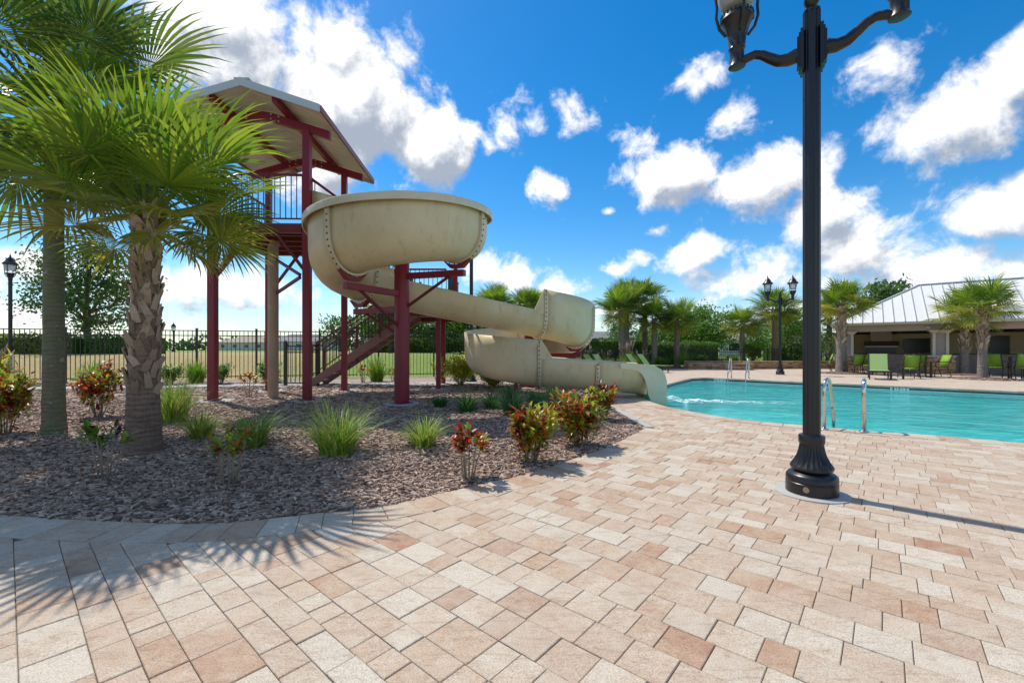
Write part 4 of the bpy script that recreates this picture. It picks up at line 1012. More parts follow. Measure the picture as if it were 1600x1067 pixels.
def grass(label, x, y, h, w, n, mat='grass_blade', seed=1, z=None, plumes=0, group=None, upright=.5, bw=.007):
    r = random.Random(seed); t_ = thing('ornamental_grass', label, 'grass clump', (x, y, (bz(x, y) if z is None else z)), 0, group); m_ = MB()
    for i in range(n):
        a = r.uniform(0, 6.283); b = r.random()**.7*w*.22; out = r.random()**upright*w*.62; hh = h*r.uniform(.5, 1.08)*(1-.30*(out/(w*.62))**2); ca, sa = math.cos(a), math.sin(a); P = []; C = []; tn = r.random()*.9; wd = r.uniform(.6, 1.3)*bw
        dry = 1 if r.random() < .10 else 0; kk = r.gauss(0, .10)
        for k in range(5):
            t2 = k/4; rad = b+out*t2**1.7; zz = hh*(t2-.18*t2**3*(out/(w*.62))*1.4); ww = wd*(1-t2**1.8)+.0008
            px_, py_ = ca*rad-sa*kk*t2*t2, sa*rad+ca*kk*t2*t2; P += [(px_-sa*ww, py_+ca*ww, zz), (px_+sa*ww, py_-ca*ww, zz)]; C += [(tn, min(1, dry*.85+.45*max(0, t2-.7)*r.random()*2), 0)]*2
        m_.add(P, [(2*k, 2*k+1, 2*k+3, 2*k+2) for k in range(4)], C)
    m_.build('blades', mat, t_, True, fix=False)
    if plumes:
        m_ = MB(); r2 = random.Random(seed+1)
        for i in range(plumes):
            a = r2.uniform(0, 6.28); q = r2.uniform(.1, .5)*w; b = Vector((math.cos(a)*q*.4, math.sin(a)*q*.4, h*.5)); e = Vector((math.cos(a)*q, math.sin(a)*q, h*r2.uniform(1.0, 1.35))); k0 = len(m_.v)
            m_.tube([b, b.lerp(e, .65), b.lerp(e, .85), e], [.005, .008, .035, .004], 5); m_.c += [(r2.random(), 0, 0)]*(len(m_.v)-k0)
        m_.build('plumes', 'plume', t_, True)
    return t_
def croton(label, x, y, h, w, n, seed, mat='croton_leaf', z=None, stems=7, bias=None, leafl=.13, group=None, sparse=False, lw=.19, nm='croton_shrub', cat='shrub'):
    r = random.Random(seed); t_ = thing(nm, label, cat, (x, y, bz(x, y) if z is None else z), r.random()*6, group); st_ = MB(); m_ = MB(); tips = []
    for s_ in range(stems):
        a = 6.283*s_/stems+r.uniform(-.4, .4); q = w*.42*r.uniform(.25, 1); e = Vector((math.cos(a)*q, math.sin(a)*q, h*r.uniform(.62, .97))); b = Vector((math.cos(a)*.04, math.sin(a)*.04, -.02)); md = b.lerp(e, .55)+Vector((0, 0, .04*h))
        st_.tube([b, md, e], [.008, .006, .004], 5); tips.append((b, md, e))
    per = max(4, n//stems)
    for b, md, e in tips:
        base_t = r.random() if bias is None else min(1, max(0, r.gauss(*bias)))
        for i in range(per):
            f = (.60 if sparse else .14)+(.40 if sparse else .86)*r.random()**.7; p = md.lerp(e, (f-.38)/.62) if f > .38 else b.lerp(md, f/.38)
            p = p+rdir(r)*r.random()*w*(.07 if sparse else .20); p.z = max(p.z, .02)
            out = Vector((p.x, p.y, 0)); out = out.normalized() if out.length > .01 else Vector((0, 0, 0)); d = rdir(r)*.75+out*.55+Vector((0, 0, .55))
            tn = min(1, max(0, base_t+r.gauss(0, .20))) if r.random() < .8 else r.random()
            leaf(m_, p, d, leafl*r.uniform(.65, 1.25), leafl*lw*r.uniform(.8, 1.2), (tn, 0, 0))
    st_.build('stems', 'stem', t_, True); m_.build('foliage', mat, t_, True, fix=False); return t_
# fountain grasses and lilyturf in the bed
grass('large green and straw fountain grass clump facing the slide column', -1.85, 4.62, .66, .80, 340, seed=2)
grass('small light green grass tuft near the red croton', -1.02, 4.98, .42, .56, 190, seed=3)
grass('dark-based fountain grass tuft behind the leggy croton', -2.91, 4.88, .55, .66, 260, seed=4)
grass('straw-tipped grass tuft beside the peeling palm trunk', -3.86, 5.40, .44, .55, 230, seed=5)
grass('tall upright grass clump growing behind the peeling palm', -5.15, 6.6, .84, .90, 380, seed=6, upright=.8)
for k, (x, y, h, w, lb) in enumerate([(-.80, 7.77, .40, .60, 'dark lilyturf clump under the slide bowl, left of the bright blades'), (-1.38, 8.37, .28, .45, 'smallest lilyturf tuft by the slide column footing'), (.0, 7.39, .48, .68, 'lilyturf clump with long bright blades under the slide'), (-.36, 8.19, .42, .62, 'lilyturf clump deep in the shade of the slide'), (.77, 7.25, .52, .64, 'lilyturf clump behind the big croton pair'), (.45, 8.19, .44, .55, 'lilyturf clump by the low maroon slide stand'), (1.15, 8.6, .45, .6, 'lilyturf clump between the purple croton and the slide run'), (-.05, 9.1, .42, .6, 'lilyturf clump right under the lower slide bowl'), (.85, 9.5, .4, .55, 'lilyturf clump below the straight exit run')]):
    grass(lb, x, y, h, w, 200, 'grass_dark', 20+k, upright=.6, bw=.010)
for k, (x, y, h, lb) in enumerate([(-4.72, 15.2, 1.0, 'bright green grass clump at the fence under the stairs'), (-10.6, 14.6, .9, 'bright grass clump at the fence behind the peeling palm'), (-13.4, 13.9, .85, 'bright grass clump at the fence behind the mossy palm'), (-8.45, 15.2, .95, 'grass clump at the fence beside the tan pipe'), (-1.0, 16.6, .9, 'grass clump at the fence behind the yellow shrubs')]):
    grass(lb, x, y, h, .95, 260, 'lime_leaf', 40+k, upright=.9, bw=.016)
grass('pale plumed fountain grass at the fence behind the big left croton', -13.2, 11.0, .95, 1.1, 300, 'grass_blade', 50, plumes=14)
# crotons
croton('leggy croton with green and plum leaves beside the mossy palm', -3.66, 3.92, .52, .46, 110, 1, 'croton_green', stems=7, leafl=.105, sparse=True)
croton('leggy croton with bare pale stems and a green orange top', -2.46, 3.78, .50, .42, 170, 2, 'croton_leaf', stems=9, leafl=.09, bias=(.66, .16), sparse=True)
croton('red-leaved young croton alone near the paving edge', -.41, 4.05, .52, .42, 190, 3, stems=8, bias=(.30, .12), leafl=.11, sparse=True)
croton('full croton mixing lime green and deep red leaves', .21, 4.62, .56, .60, 950, 4, stems=14, bias=(.66, .34), leafl=.105)
croton('widest croton, dark red with yellow tips, by the kerb point', .84, 5.45, .60, .74, 1150, 5, stems=16, bias=(.55, .36), leafl=.115)
croton('dark purple and green croton next to the concrete kerb', 1.58, 7.5, .60, .58, 480, 6, stems=9, bias=(.35, .32), leafl=.12)
croton('big orange and yellow croton at the left end of the bed', -6.55, 5.62, .86, .72, 760, 7, stems=12, bias=(.68, .28), leafl=.115)
croton('low orange croton behind the mossy palm', -6.75, 7.1, .86, .80, 700, 8, stems=12, bias=(.62, .30), leafl=.12)
croton('tall plumed croton behind the big left croton', -10.2, 8.4, 1.05, .9, 560, 9, stems=9, bias=(.7, .25), leafl=.14)
for k, (x, y, h, lb) in enumerate([(-6.25, 10.35, .56, 'small coral croton beside the left tower post'), (-5.95, 10.85, .42, 'smaller orange croton in front of the tan pipe'), (-5.0, 14.6, .6, 'straggly croton at the fence, left of the stair grass clump'), (-4.2, 15.4, .5, 'straggly croton at the fence, right of the stair grass clump'), (-2.75, 15.9, .75, 'pale straggly croton beside the landing posts')]):
    croton(lb, x, y, h, .5, 90, 60+k, stems=8, bias=(.42, .2), leafl=.12, sparse=True)
for k, (x, y, h, w, lb) in enumerate([(-1.62, 13.75, .92, 1.5, 'large golden yellow shrub left of the lower slide bowl'), (-.55, 13.0, .55, 1.1, 'low golden shrub tucked under the lower slide bowl')]):
    croton(lb, x, y, h, w, 3200, 70+k, 'gold_leaf', stems=30, leafl=.085, lw=.28, nm='golden_shrub')
for k, (x, y, lb) in enumerate([(-9.3, 13.9, 'round low green shrub at the fence, next to the left tower post'), (-8.0, 14.3, 'round low green shrub at the fence, near the coral croton'), (-10.7, 13.6, 'low dark green shrub at the fence by the tall grass'), (-12.6, 13.4, 'tiny green shrub at the fence by the footpath')]):
    croton(lb, x, y, .62 if k < 3 else .4, .9, 1100, 80+k, 'hedge_leaf', stems=20, leafl=.08, lw=.28, nm='green_shrub')

# ------------------------------------------------------------------ trees, hedges
def tree(label, x, y, h, cr_, trunk_h, nleaf, leafs, mat, seed, group=None, squash=.8, nm='leafy_tree', tr=.12, clumps=46, open_=.0, z=None, cone=0):
    r = random.Random(seed); z0 = terrain_z(x, y) if z is None else z; t_ = thing(nm, label, 'tree', (x, y, z0), 0, group); tb = MB(); m_ = MB()
    tb.tube([(0, 0, -.1), (.03, .02, trunk_h*.6), (0, 0, trunk_h), (.05, 0, h*.82)], [tr*1.25, tr, tr*.85, tr*.2], 9); cz = (h+trunk_h*.75)/2; vz = (h-trunk_h*.75)/2; C = []
    for i in range(clumps):
        d = rdir(r); q = r.uniform(.45, 1.0)**.6; c = Vector((d.x*cr_*q, d.y*cr_*q, cz+d.z*vz*q))
        if cone: k = 1-cone*max(0, (c.z-cz)/vz*.5+.5); c.x *= k; c.y *= k
        C.append(c)
        if i % 4 == 0:
            b = Vector((0, 0, trunk_h+(h*.75-trunk_h)*r.random()*max(0, (c.z-trunk_h)/(h-trunk_h)))); md = b.lerp(c, .5)+Vector((0, 0, -.06*h*r.random())); tb.tube([b, md, c], [tr*.5, tr*.3, tr*.07], 5)
    per = nleaf//clumps
    for c in C:
        s_ = cr_*r.uniform(.14, .27); lt = r.gauss(.5, .16)
        for i in range(per):
            p = c+Vector((r.gauss(0, s_), r.gauss(0, s_), r.gauss(0, s_*.62))); leaf(m_, p, rdir(r), leafs*r.uniform(.6, 1.3), leafs*.27, (min(1, max(0, lt+r.gauss(0, .15))), 0, 0), rdir(r), seg=1)
    tb.build('trunk', 'bark', t_, True); m_.build('crown', mat, t_, False, fix=False); return t_
tree('airy spreading oak beyond the fence between the two palm trunks', -22.0, 22.5, 5.7, 2.2, 1.5, 8500, .18, 'tree_leaf_dark', 1, tr=.16, clumps=62, nm='oak_tree')
for k, (x, y, h, w, lb) in enumerate([(-8.4, 30, 3.9, 1.9, 'leafy tree behind the lower stair flight'), (-5.3, 31, 4.1, 2.0, 'leafy tree behind the slide column'), (-2.4, 30, 3.6, 1.9, 'leafy tree behind the landing posts'), (.3, 30.5, 3.8, 2.0, 'leafy tree right behind the lower slide bowl'), (3.3, 33, 3.9, 2.0, 'leafy tree behind the upper slide turn')]):
    tree(lb, x, y, h, w, 1.1, 6500, .24, 'tree_leaf', 10+k, 'trees behind the slide', clumps=40)
tree('small dark round tree on the lawn left of the stairs', -17.0, 43, 3.6, 1.9, .8, 1800, .28, 'tree_leaf_dark', 20)
tree('bushy broad oak between the lone palm and the bright shrub', 15.2, 36, 4.0, 2.5, .9, 8000, .24, 'tree_leaf', 21, nm='oak_tree', clumps=60)
tree('low side oak left of the bushy broad one', 13.0, 38, 2.9, 1.7, .8, 1800, .24, 'tree_leaf', 27, nm='oak_tree')
tree('dark evergreen behind the palm by the bright shrub', 19.2, 44, 3.6, 2.2, .7, 2600, .26, 'tree_leaf_dark', 22)
tree('pale green tree by the tan roofed house', 21.6, 38, 3.2, 1.5, .9, 1800, .22, 'tree_leaf', 23)
tree('dark tree beyond the parked car', 27.0, 44, 4.2, 2.6, .9, 2600, .28, 'tree_leaf_dark', 24)
tree('green tree behind the squat pavilion palm', 21.5, 31.5, 3.2, 2.2, .6, 2600, .22, 'tree_leaf', 25)
tree('tall pine rising behind the pavilion roof', 28.6, 33.5, 6.6, 1.7, 3.6, 5200, .30, 'tree_leaf_dark', 26, nm='pine_tree', clumps=34, tr=.16)
tree('slender dark cypress behind the lone palm', 16.8, 56, 4.6, .8, .4, 1500, .3, 'tree_leaf_dark', 28, cone=.8, nm='cypress_tree')
tree('dark tree behind the clipped hedge', 13.2, 52, 4.2, 1.9, .8, 1800, .3, 'tree_leaf_dark', 29)
croton('bright lime green shrub at the fence above the stone wall', 17.1, 30.9, 1.3, 1.7, 2600, 90, 'lime_leaf', z=.42, stems=30, leafl=.14, lw=.26, nm='lime_shrub')
def hedge(label, pts, w, h, mat, seed, z0=None, n=500, leafs=.12):
    r = random.Random(seed); t_ = thing('hedge', label, 'hedge', (0, 0, 0)); core = MB(); m_ = MB()
    for a, b in zip(pts, pts[1:]):
        a = Vector(a); b = Vector(b); d = b-a; ln = d.length; d.normalize(); s_ = Vector((-d.y, d.x))
        za = terrain_z((a.x+b.x)/2, (a.y+b.y)/2) if z0 is None else z0
        core.box(((a.x+b.x)/2, (a.y+b.y)/2, za+h*.45), (ln+.1, w*.78, h*.9), Matrix.Rotation(math.atan2(d.y, d.x), 3, 'Z'))
        for i in range(int(ln*n)):
            u, f = r.random()*ln, r.random(); wob = .10*noise.noise((u*1.4+seed, f*3, a.x))
            if f < .33: o_, zz = r.uniform(-.5, .5)*w, h*(1+wob)
            else: o_, zz = (-.5 if f < .8 else .5)*w*(1+wob), r.uniform(.05, 1)*h
            p = a+d*u+s_*o_; leaf(m_, (p.x+r.gauss(0, .04), p.y+r.gauss(0, .04), za+zz+r.gauss(0, .05)), rdir(r, -.4), leafs*r.uniform(.6, 1.3), leafs*.3, (min(1, max(0, r.gauss(.5, .22))), 0, 0), rdir(r), seg=1)
    core.build('hedge_core', 'hedge_leaf', t_, fix=True); m_.build('foliage', mat, t_, False, fix=False); return t_  # solid core box in the darkest leaf tone fills the hedge inside
hedge('yellow-green hedge on the bank by the far left lantern post', [(-27, 20.3), (-20.5, 20.6)], .9, .85, 'hedge_yellow', 1)
hedge('dark green hedge under the spreading oak', [(-20.3, 21), (-17.2, 21.2)], .9, .85, 'hedge_leaf', 2)
hedge('long clipped hedge behind the loungers and palm clump', [(4.0, 32), (9.5, 32), (15.0, 32.2)], 1.1, 1.45, 'hedge_leaf', 3, n=950)
hedge('dark hedge below the trees behind the slide', [(-11, 34), (-4, 34.5), (3.5, 33.6)], 1.2, 1.05, 'hedge_leaf', 4, n=700, leafs=.16)
hedge('dense dark hedge at the fence beside the pavilion', [(19.5, 33.2), (23.5, 33.6)], 1.2, 1.3, 'tree_leaf_dark', 5, n=300)
# distant woods: one mass each
def wood(name, x0, x1, y, h, n, mat, seed):
    r = random.Random(seed); m_ = MB()
    for i in range(n):
        x = r.uniform(x0, x1); top = h*(.62+.38*noise.noise((x*.06, seed, 0))+.16*noise.noise((x*.25, seed, 1))); f = r.random(); leaf(m_, (x, y+r.uniform(-4, 4), .6+top*f), rdir(r), r.uniform(1.2, 2.6), r.uniform(.45, .9), (min(1, max(0, r.gauss(.45, .2))), 0, 0), rdir(r), seg=1)
    tag(m_.build(name, mat, None, False, fix=False), 'distant strip of woodland on the horizon', 'woodland', kind='stuff')
wood('distant_woods', -330, -20, 185, 8.5, 5200, 'tree_leaf_dark', 2)
wood('distant_woods', -20, 330, 210, 9.0, 5200, 'tree_leaf_dark', 3)

# ------------------------------------------------------------------ fences
pk = MB(); pk.box((0, 0, .83), (.018, .018, 1.62)); PK = pk.mesh('picket'); PK.materials.append(M['black_metal'])
def fence(name, label, pts, h, pick_obj, spacing=.131, post_gap=2.1, zf=terrain_z):
    t_ = thing(name, label, 'fence'); seg = 0
    for a, b in zip(pts, pts[1:]):
        a = Vector(a); b = Vector(b); d = b-a; ln = d.length; n = max(1, round(ln/post_gap)); ang = math.atan2(d.y, d.x)
        for k in range(n+1):
            p = a.lerp(b, k/n); z = max(zf(p.x, p.y), -.05)
            if k < n or (b-Vector(pts[-1])).length < .01:
                m_ = MB(); m_.box((p.x, p.y, z+h/2+.02), (.062, .062, h+.06), Matrix.Rotation(ang, 3, 'Z')); m_.box((p.x, p.y, z+h+.06), (.075, .075, .025), Matrix.Rotation(ang, 3, 'Z')); m_.build('fence_post', 'black_metal', t_)
            if k < n:
                q = a.lerp(b, (k+1)/n); zq = max(zf(q.x, q.y), -.05); m_ = MB()
                for hh in (h-.02, h-.2, .12): m_ = MB(); m_.bar((p.x, p.y, z+hh), (q.x, q.y, zq+hh), .036, .032); m_.build('fence_rail', 'black_metal', t_)
                npk = int((q-p).length/spacing); jm = MB()
                for j in range(1, npk):
                    f = j/npk; c = p.lerp(q, f); zz = z+(zq-z)*f
                    if pick_obj: o = link('picket', PK, t_); o.location = (c.x, c.y, zz+.02); o.rotation_euler = (0, 0, ang); o.scale = (1, 1, h/1.66)
                    else: jm.box((c.x, c.y, zz+h/2+.05), (.018, .018, h-.1), Matrix.Rotation(ang, 3, 'Z'))
                if not pick_obj: tag(jm.build('picket_row', 'black_metal', t_), kind='stuff')
    return t_
fence('metal_fence', 'long black picket fence behind the planting bed and slide tower', [(-21.0, 13.43), (-9.66, 16.45), (1.0, 19.3)], 1.83, True)
fence('metal_fence', 'black picket fence on the stone wall behind the far pool deck', [(1.15, 19.5), (8.8, 29.6), (16, 30.0), (23.4, 31.4)], 1.18, False)
gate = thing('stair_gate', 'low black metal gate closing the bottom of the tower stairs', 'gate', (-6.4, 13.3, .08))
for x in (-.52, .46):
    m_ = MB(); m_.box((x, 0, .68), (.085, .085, 1.36)); m_.lathe([(.045, 1.36), (.05, 1.38), (.012, 1.42)], 10, (x, 0, 0)); m_.build('gate_post', 'black_metal', gate)
m_ = MB()
for z in (.12, 1.05, 1.24): m_.bar((-.46, 0, z), (.40, 0, z), .035, .035)
m_.build('gate_rails', 'black_metal', gate)
for k in range(6): m_ = MB(); m_.box((-.36+.135*k, 0, .68), (.018, .018, 1.12)); m_.build('gate_picket', 'black_metal', gate)
m_ = MB(); m_.tube([(.28, -.05, 1.15), (.28, -.09, .95), (.28, -.05, .75)], .018, 8); m_.build('handle', 'black_metal', gate)

# ------------------------------------------------------------------ stone wall
def stone_courses(m_, a, b, z0, h, depth, course, r, lo=.18, hi=.42):
    a = Vector(a); b = Vector(b); d = b-a; ln = d.length; ang = Matrix.Rotation(math.atan2(d.y, d.x), 3, 'Z'); d.normalize(); z = z0
    while z < z0+h-.02:
        ch = min(course*r.uniform(.75, 1.25), z0+h-z); u = 0
        while u < ln-.01:
            w = min(r.uniform(lo, hi), ln-u); p = a+d*(u+w/2); m_.box((p.x, p.y, z+ch/2), (w-.012, depth+r.uniform(-.03, .03), ch-.012), ang, .97); u += w
        z += ch
w_ = thing('stone_wall', 'low stacked rust coloured stone retaining wall below the far fence', 'wall'); r = random.Random(4)
for a, b in (((11.2, 27.6), (14.6, 26.3)), ((14.75, 27.7), (25.0, 29.6)), ((11.2, 28.4), (14.6, 27.75))):
    m_ = MB(); lowr = a == (11.2, 27.6); hh = .36 if lowr else .46; stone_courses(m_, a, b, -.02, hh, .3, .11, r); tag(m_.build('stones', 'stone', w_), kind='stuff')
    m_ = MB(); n_ = 9
    va = Vector(a); vb = Vector(b)
    for k in range(n_):
        p = va.lerp(vb, k/n_); q = va.lerp(vb, (k+1)/n_-.002); s_ = MB(); s_.bar((p.x, p.y, hh+.01), (q.x, q.y, hh+.01), .36, .05); s_.build('cap_stone', 'beam_tan' if k % 3 else 'stone', w_)
# soil and planting shelf behind the low front of the wall
m_ = MB(); m_.prism([(11.2, 27.7), (14.7, 26.45), (14.7, 27.7), (11.3, 28.3)], lambda u, v, w: (u, v, w), .0, .33); tag(m_.build('planter_soil', 'mulch', w_), kind='stuff')
for k, (x, y, h, pl, lb) in enumerate([(4.2, 25.0, 1.2, 16, 'plumed grass clump at the slide end of the lounger row'), (5.6, 26.2, 1.0, 12, 'plumed grass behind the first three loungers'), (6.9, 26.0, 1.35, 20, 'huge yellow-green plumed grass between the two lounger groups'), (8.1, 27.2, 1.0, 10, 'plumed grass behind the last two loungers'), (11.2, 28.9, 1.15, 12, 'straw coloured grass at the end of the stone wall')]):
    grass(lb, x, y, h, 1.3, 330, 'grass_blade', 100+k, z=-.02 if k < 4 else .2, plumes=pl, upright=.6, bw=.014)
for k, (x, y, lb) in enumerate([(12.6, 29.3, 'dark green bush on the wall shelf, left one'), (15.0, 29.6, 'dark green bush on the wall shelf by the lone palm'), (9.6, 28.0, 'dark green bush at the foot of the lone palm')]):
    croton(lb, x, y, .75, 1.1, 1200, 110+k, 'hedge_leaf', z=terrain_z(x, y) if k < 2 else -.02, stems=18, leafl=.11, lw=.26, nm='green_shrub')

# ------------------------------------------------------------------ pavilion
pav = thing('pool_pavilion', 'open pool pavilion with white standing seam hip roof and stone pillars', 'pavilion', (17.9, 24.3, 0), math.atan2(-.626, .78))
PL, PW, ZE, ZR = 20.0, 7.6, 2.63, 4.86; hw_ = PW/2
def rz_front(u, v): return ZE+(ZR-ZE)*v/hw_
rf = empty('hip_roof', parent=pav); k = 0; step = .43
while k*step < PL:
    u0, u1 = k*step, min((k+1)*step, PL); f = lambda u: min(u, hw_, PL-u)
    q = [(u0, 0), (u1, 0), (u1, f(u1)), (u0, f(u0))] if f(u0) > .01 else [(u0, 0), (u1, 0), (u1, f(u1))]
    for back in (0, 1):
        P = [(u, v if not back else PW-v, rz_front(u, v)+dz) for dz in (0, .03) for u, v in q]; n = len(q); m_ = MB()
        m_.add(P, [tuple(range(n-1, -1, -1)), tuple(range(n, 2*n))]+[(i, (i+1) % n, n+(i+1) % n, n+i) for i in range(n)]); pn = m_.build('roof_panel', 'metal_roof', rf)
        if f(u0) > .05:
            m_ = MB(); m_.bar((u0, 0 if not back else PW, ZE+.045), (u0, f(u0) if not back else PW-f(u0), rz_front(0, f(u0))+.045), .028, .06); m_.build('seam', 'seam', pn)
    k += 1
for s_ in (0, 1):
    X = lambda v: v if not s_ else PL-v
    m_ = MB(); m_.add([(X(0), 0, ZE), (X(0), PW, ZE), (X(hw_), hw_, ZR), (X(0), 0, ZE+.03), (X(0), PW, ZE+.03), (X(hw_), hw_, ZR+.03)], [(0, 1, 2), (5, 4, 3), (0, 3, 4, 1)]); m_.build('hip_end', 'metal_roof', rf)
    for vv in (0, PW):
        m_ = MB(); m_.bar((X(0), vv, ZE+.06), (X(hw_), hw_, ZR+.06), .12, .05); m_.build('hip_cap', 'seam', rf)
m_ = MB(); m_.bar((hw_, hw_, ZR+.06), (PL-hw_, hw_, ZR+.06), .16, .06); m_.build('ridge_cap', 'seam', rf)
for a, b in (((-.02, -.04), (PL, -.04)), ((-.04, 0), (-.04, PW))):
    m_ = MB(); m_.bar((*a, ZE-.035), (*b, ZE-.035), .10, .13); m_.build('gutter', 'cream_trim', rf)
m_ = MB(); m_.box((PL/2, hw_, ZE-.13), (PL-.1, PW-.1, .04)); m_.build('soffit', 'beam_tan', pav)
m_ = MB(); m_.bar((.25, .5, ZE-.29), (PL-.2, .5, ZE-.29), .42, .28); m_.build('front_beam', 'beam_tan', pav)
m_ = MB(); m_.bar((.5, .72, ZE-.29), (.5, PW-.3, ZE-.29), .42, .28); m_.build('side_beam', 'beam_tan', pav)
for u in (.62, 4.35, 8.5, 12.6, 16.7):
    c_ = empty('pillar', parent=pav); full = u > 1
    m_ = MB(); m_.box((u, .5, 1.53), (.46, .46, 1.25)); m_.build('shaft', 'taupe_wall', c_)
    for dx in (-.24, .24):
        for dy in (-.24, .24): m_ = MB(); m_.box((u+dx, .5+dy, 1.53), (.11, .11, 1.26)); m_.build('corner_trim', 'cream_trim', c_)
    m_ = MB(); m_.box((u, .5, 2.10), (.72, .72, .07)); m_.box((u, .5, 2.17), (.86, .86, .06)); m_.build('capital', 'cream_trim', c_)
    m_ = MB(); r = random.Random(int(u*10))
    for a, b in (((-.46, -.46), (.46, -.46)), ((.46, -.46), (.46, .46)), ((.46, .46), (-.46, .46)), ((-.46, .46), (-.46, -.46))): stone_courses(m_, (u+a[0], .5+a[1]), (u+b[0], .5+b[1]), 0, .86, .09, .075, r, .12, .30)
    m_.box((u, .5, .43), (.88, .88, .84)); tag(m_.build('stone_base', 'stone', c_), kind='stuff')
    m_ = MB(); m_.box((u, .5, .895), (1.06, 1.06, .07)); m_.build('base_cap', 'concrete', c_)
m_ = MB(); m_.box((PL/2, 5.6, 1.25), (PL-.4, .2, 2.5)); m_.build('back_wall', 'tan_wall', pav)
m_ = MB(); m_.box((.35, 4.2, 1.25), (.15, 2.6, 2.5)); m_.build('side_wall', 'tan_wall', pav)
bar_ = empty('bar_counter', parent=pav); m_ = MB(); m_.box((6.3, 2.3, .49), (11.4, .22, .98)); m_.build('bar_front', 'taupe_wall', bar_); m_ = MB(); m_.box((6.3, 2.35, 1.0), (11.5, .5, .045)); m_.build('bar_top', 'brown_wood', bar_)
fp = empty('fireplace', parent=pav)
m_ = MB(); m_.box((2.2, 5.3, 1.95), (1.0, .4, 1.1)); m_.build('chimney_breast', 'cream_trim', fp); m_ = MB(); m_.box((2.2, 5.12, 1.60), (1.65, .7, .28)); m_.build('mantel', 'brown_wood', fp)
m_ = MB(); m_.box((2.2, 5.06, 1.41), (1.6, .72, .09)); m_.build('mantel_trim', 'white_trim', fp); m_ = MB(); m_.box((2.2, 5.3, .67), (1.45, .36, 1.34)); m_.build('hearth', 'black_flat', fp)
m_ = MB(); m_.box((3.85, 5.44, 1.47), (1.15, .10, .86)); m_.build('dark_tv', 'black_flat', pav)  # flat black panel for the television on the back wall
m_ = MB(); m_.box((7.1, 5.44, 1.0), (.95, .10, 1.95)); m_.build('dark_doorway', 'black_flat', pav)
for u in (3.9, 8.3):
    m_ = MB(); m_.lathe([(.05, 0), (.09, .05), (.10, .12)], 10, (u, .24, ZE-.36)); m_.build('spot_light', 'cream_trim', pav)
for u in (3.0, 7.5): m_ = MB(); m_.bar((u, .7, ZE-.32), (u, 5.5, ZE-.32), .25, .22); m_.build('ceiling_beam', 'brown_wood', pav)
m_ = MB(); m_.bar((.5, 5.42, 2.32), (PL-.5, 5.42, 2.32), .12, .28); m_.build('wall_header', 'brown_wood', pav)

# ------------------------------------------------------------------ pool furniture
def chair(label, x, y, rz, tall=1.0, group=None, mat='sling'):
    t_ = thing('sling_chair', label, 'chair', (x, y, -.008), rz, group); sh_ = .42*tall
    m_ = MB(); m_.add([(-.25, -.26, sh_+.02), (.25, -.26, sh_+.02), (.25, .0, sh_-.02), (-.25, .0, sh_-.02), (.25, .24, sh_), (-.25, .24, sh_)], [(0, 1, 2, 3), (3, 2, 4, 5)]); o = m_.build('seat_sling', mat, t_, True); md = o.modifiers.new('t', 'SOLIDIFY'); md.thickness = .012
    m_ = MB(); m_.add([(-.25, .22, sh_+.05), (.25, .22, sh_+.05), (.25, .30, sh_+.30), (-.25, .30, sh_+.30), (.25, .40, sh_+.56), (-.25, .40, sh_+.56)], [(0, 1, 2, 3), (3, 2, 4, 5)]); o = m_.build('back_sling', mat, t_, True); md = o.modifiers.new('t', 'SOLIDIFY'); md.thickness = .012
    for s_ in (-1, 1):
        m_ = MB(); m_.tube([(s_*.27, -.28, sh_+.02), (s_*.27, .22, sh_), (s_*.27, .42, sh_+.58)], .018, 7); m_.build('side_rail', 'brown_frame', t_, True)
        m_ = MB(); m_.tube([(s_*.29, -.26, sh_), (s_*.29, -.27, sh_+.20), (s_*.29, -.20, sh_+.24), (s_*.29, .30, sh_+.26)], .017, 7); m_.build('arm', 'brown_frame', t_, True)
        m_ = MB(); m_.tube([(s_*.27, -.27, sh_+.01), (s_*.28, -.30, 0)], .017, 7); m_.build('leg', 'brown_frame', t_, True)
        m_ = MB(); m_.tube([(s_*.27, .20, sh_+.01), (s_*.28, .36, 0)], .017, 7); m_.build('leg', 'brown_frame', t_, True)
    m_ = MB(); m_.tube([(-.27, -.27, sh_*.4), (.27, -.27, sh_*.4)], .012, 6); m_.tube([(-.27, .42, sh_+.58), (.27, .42, sh_+.58)], .016, 6); m_.build('stretcher', 'brown_frame', t_, True)
    return t_
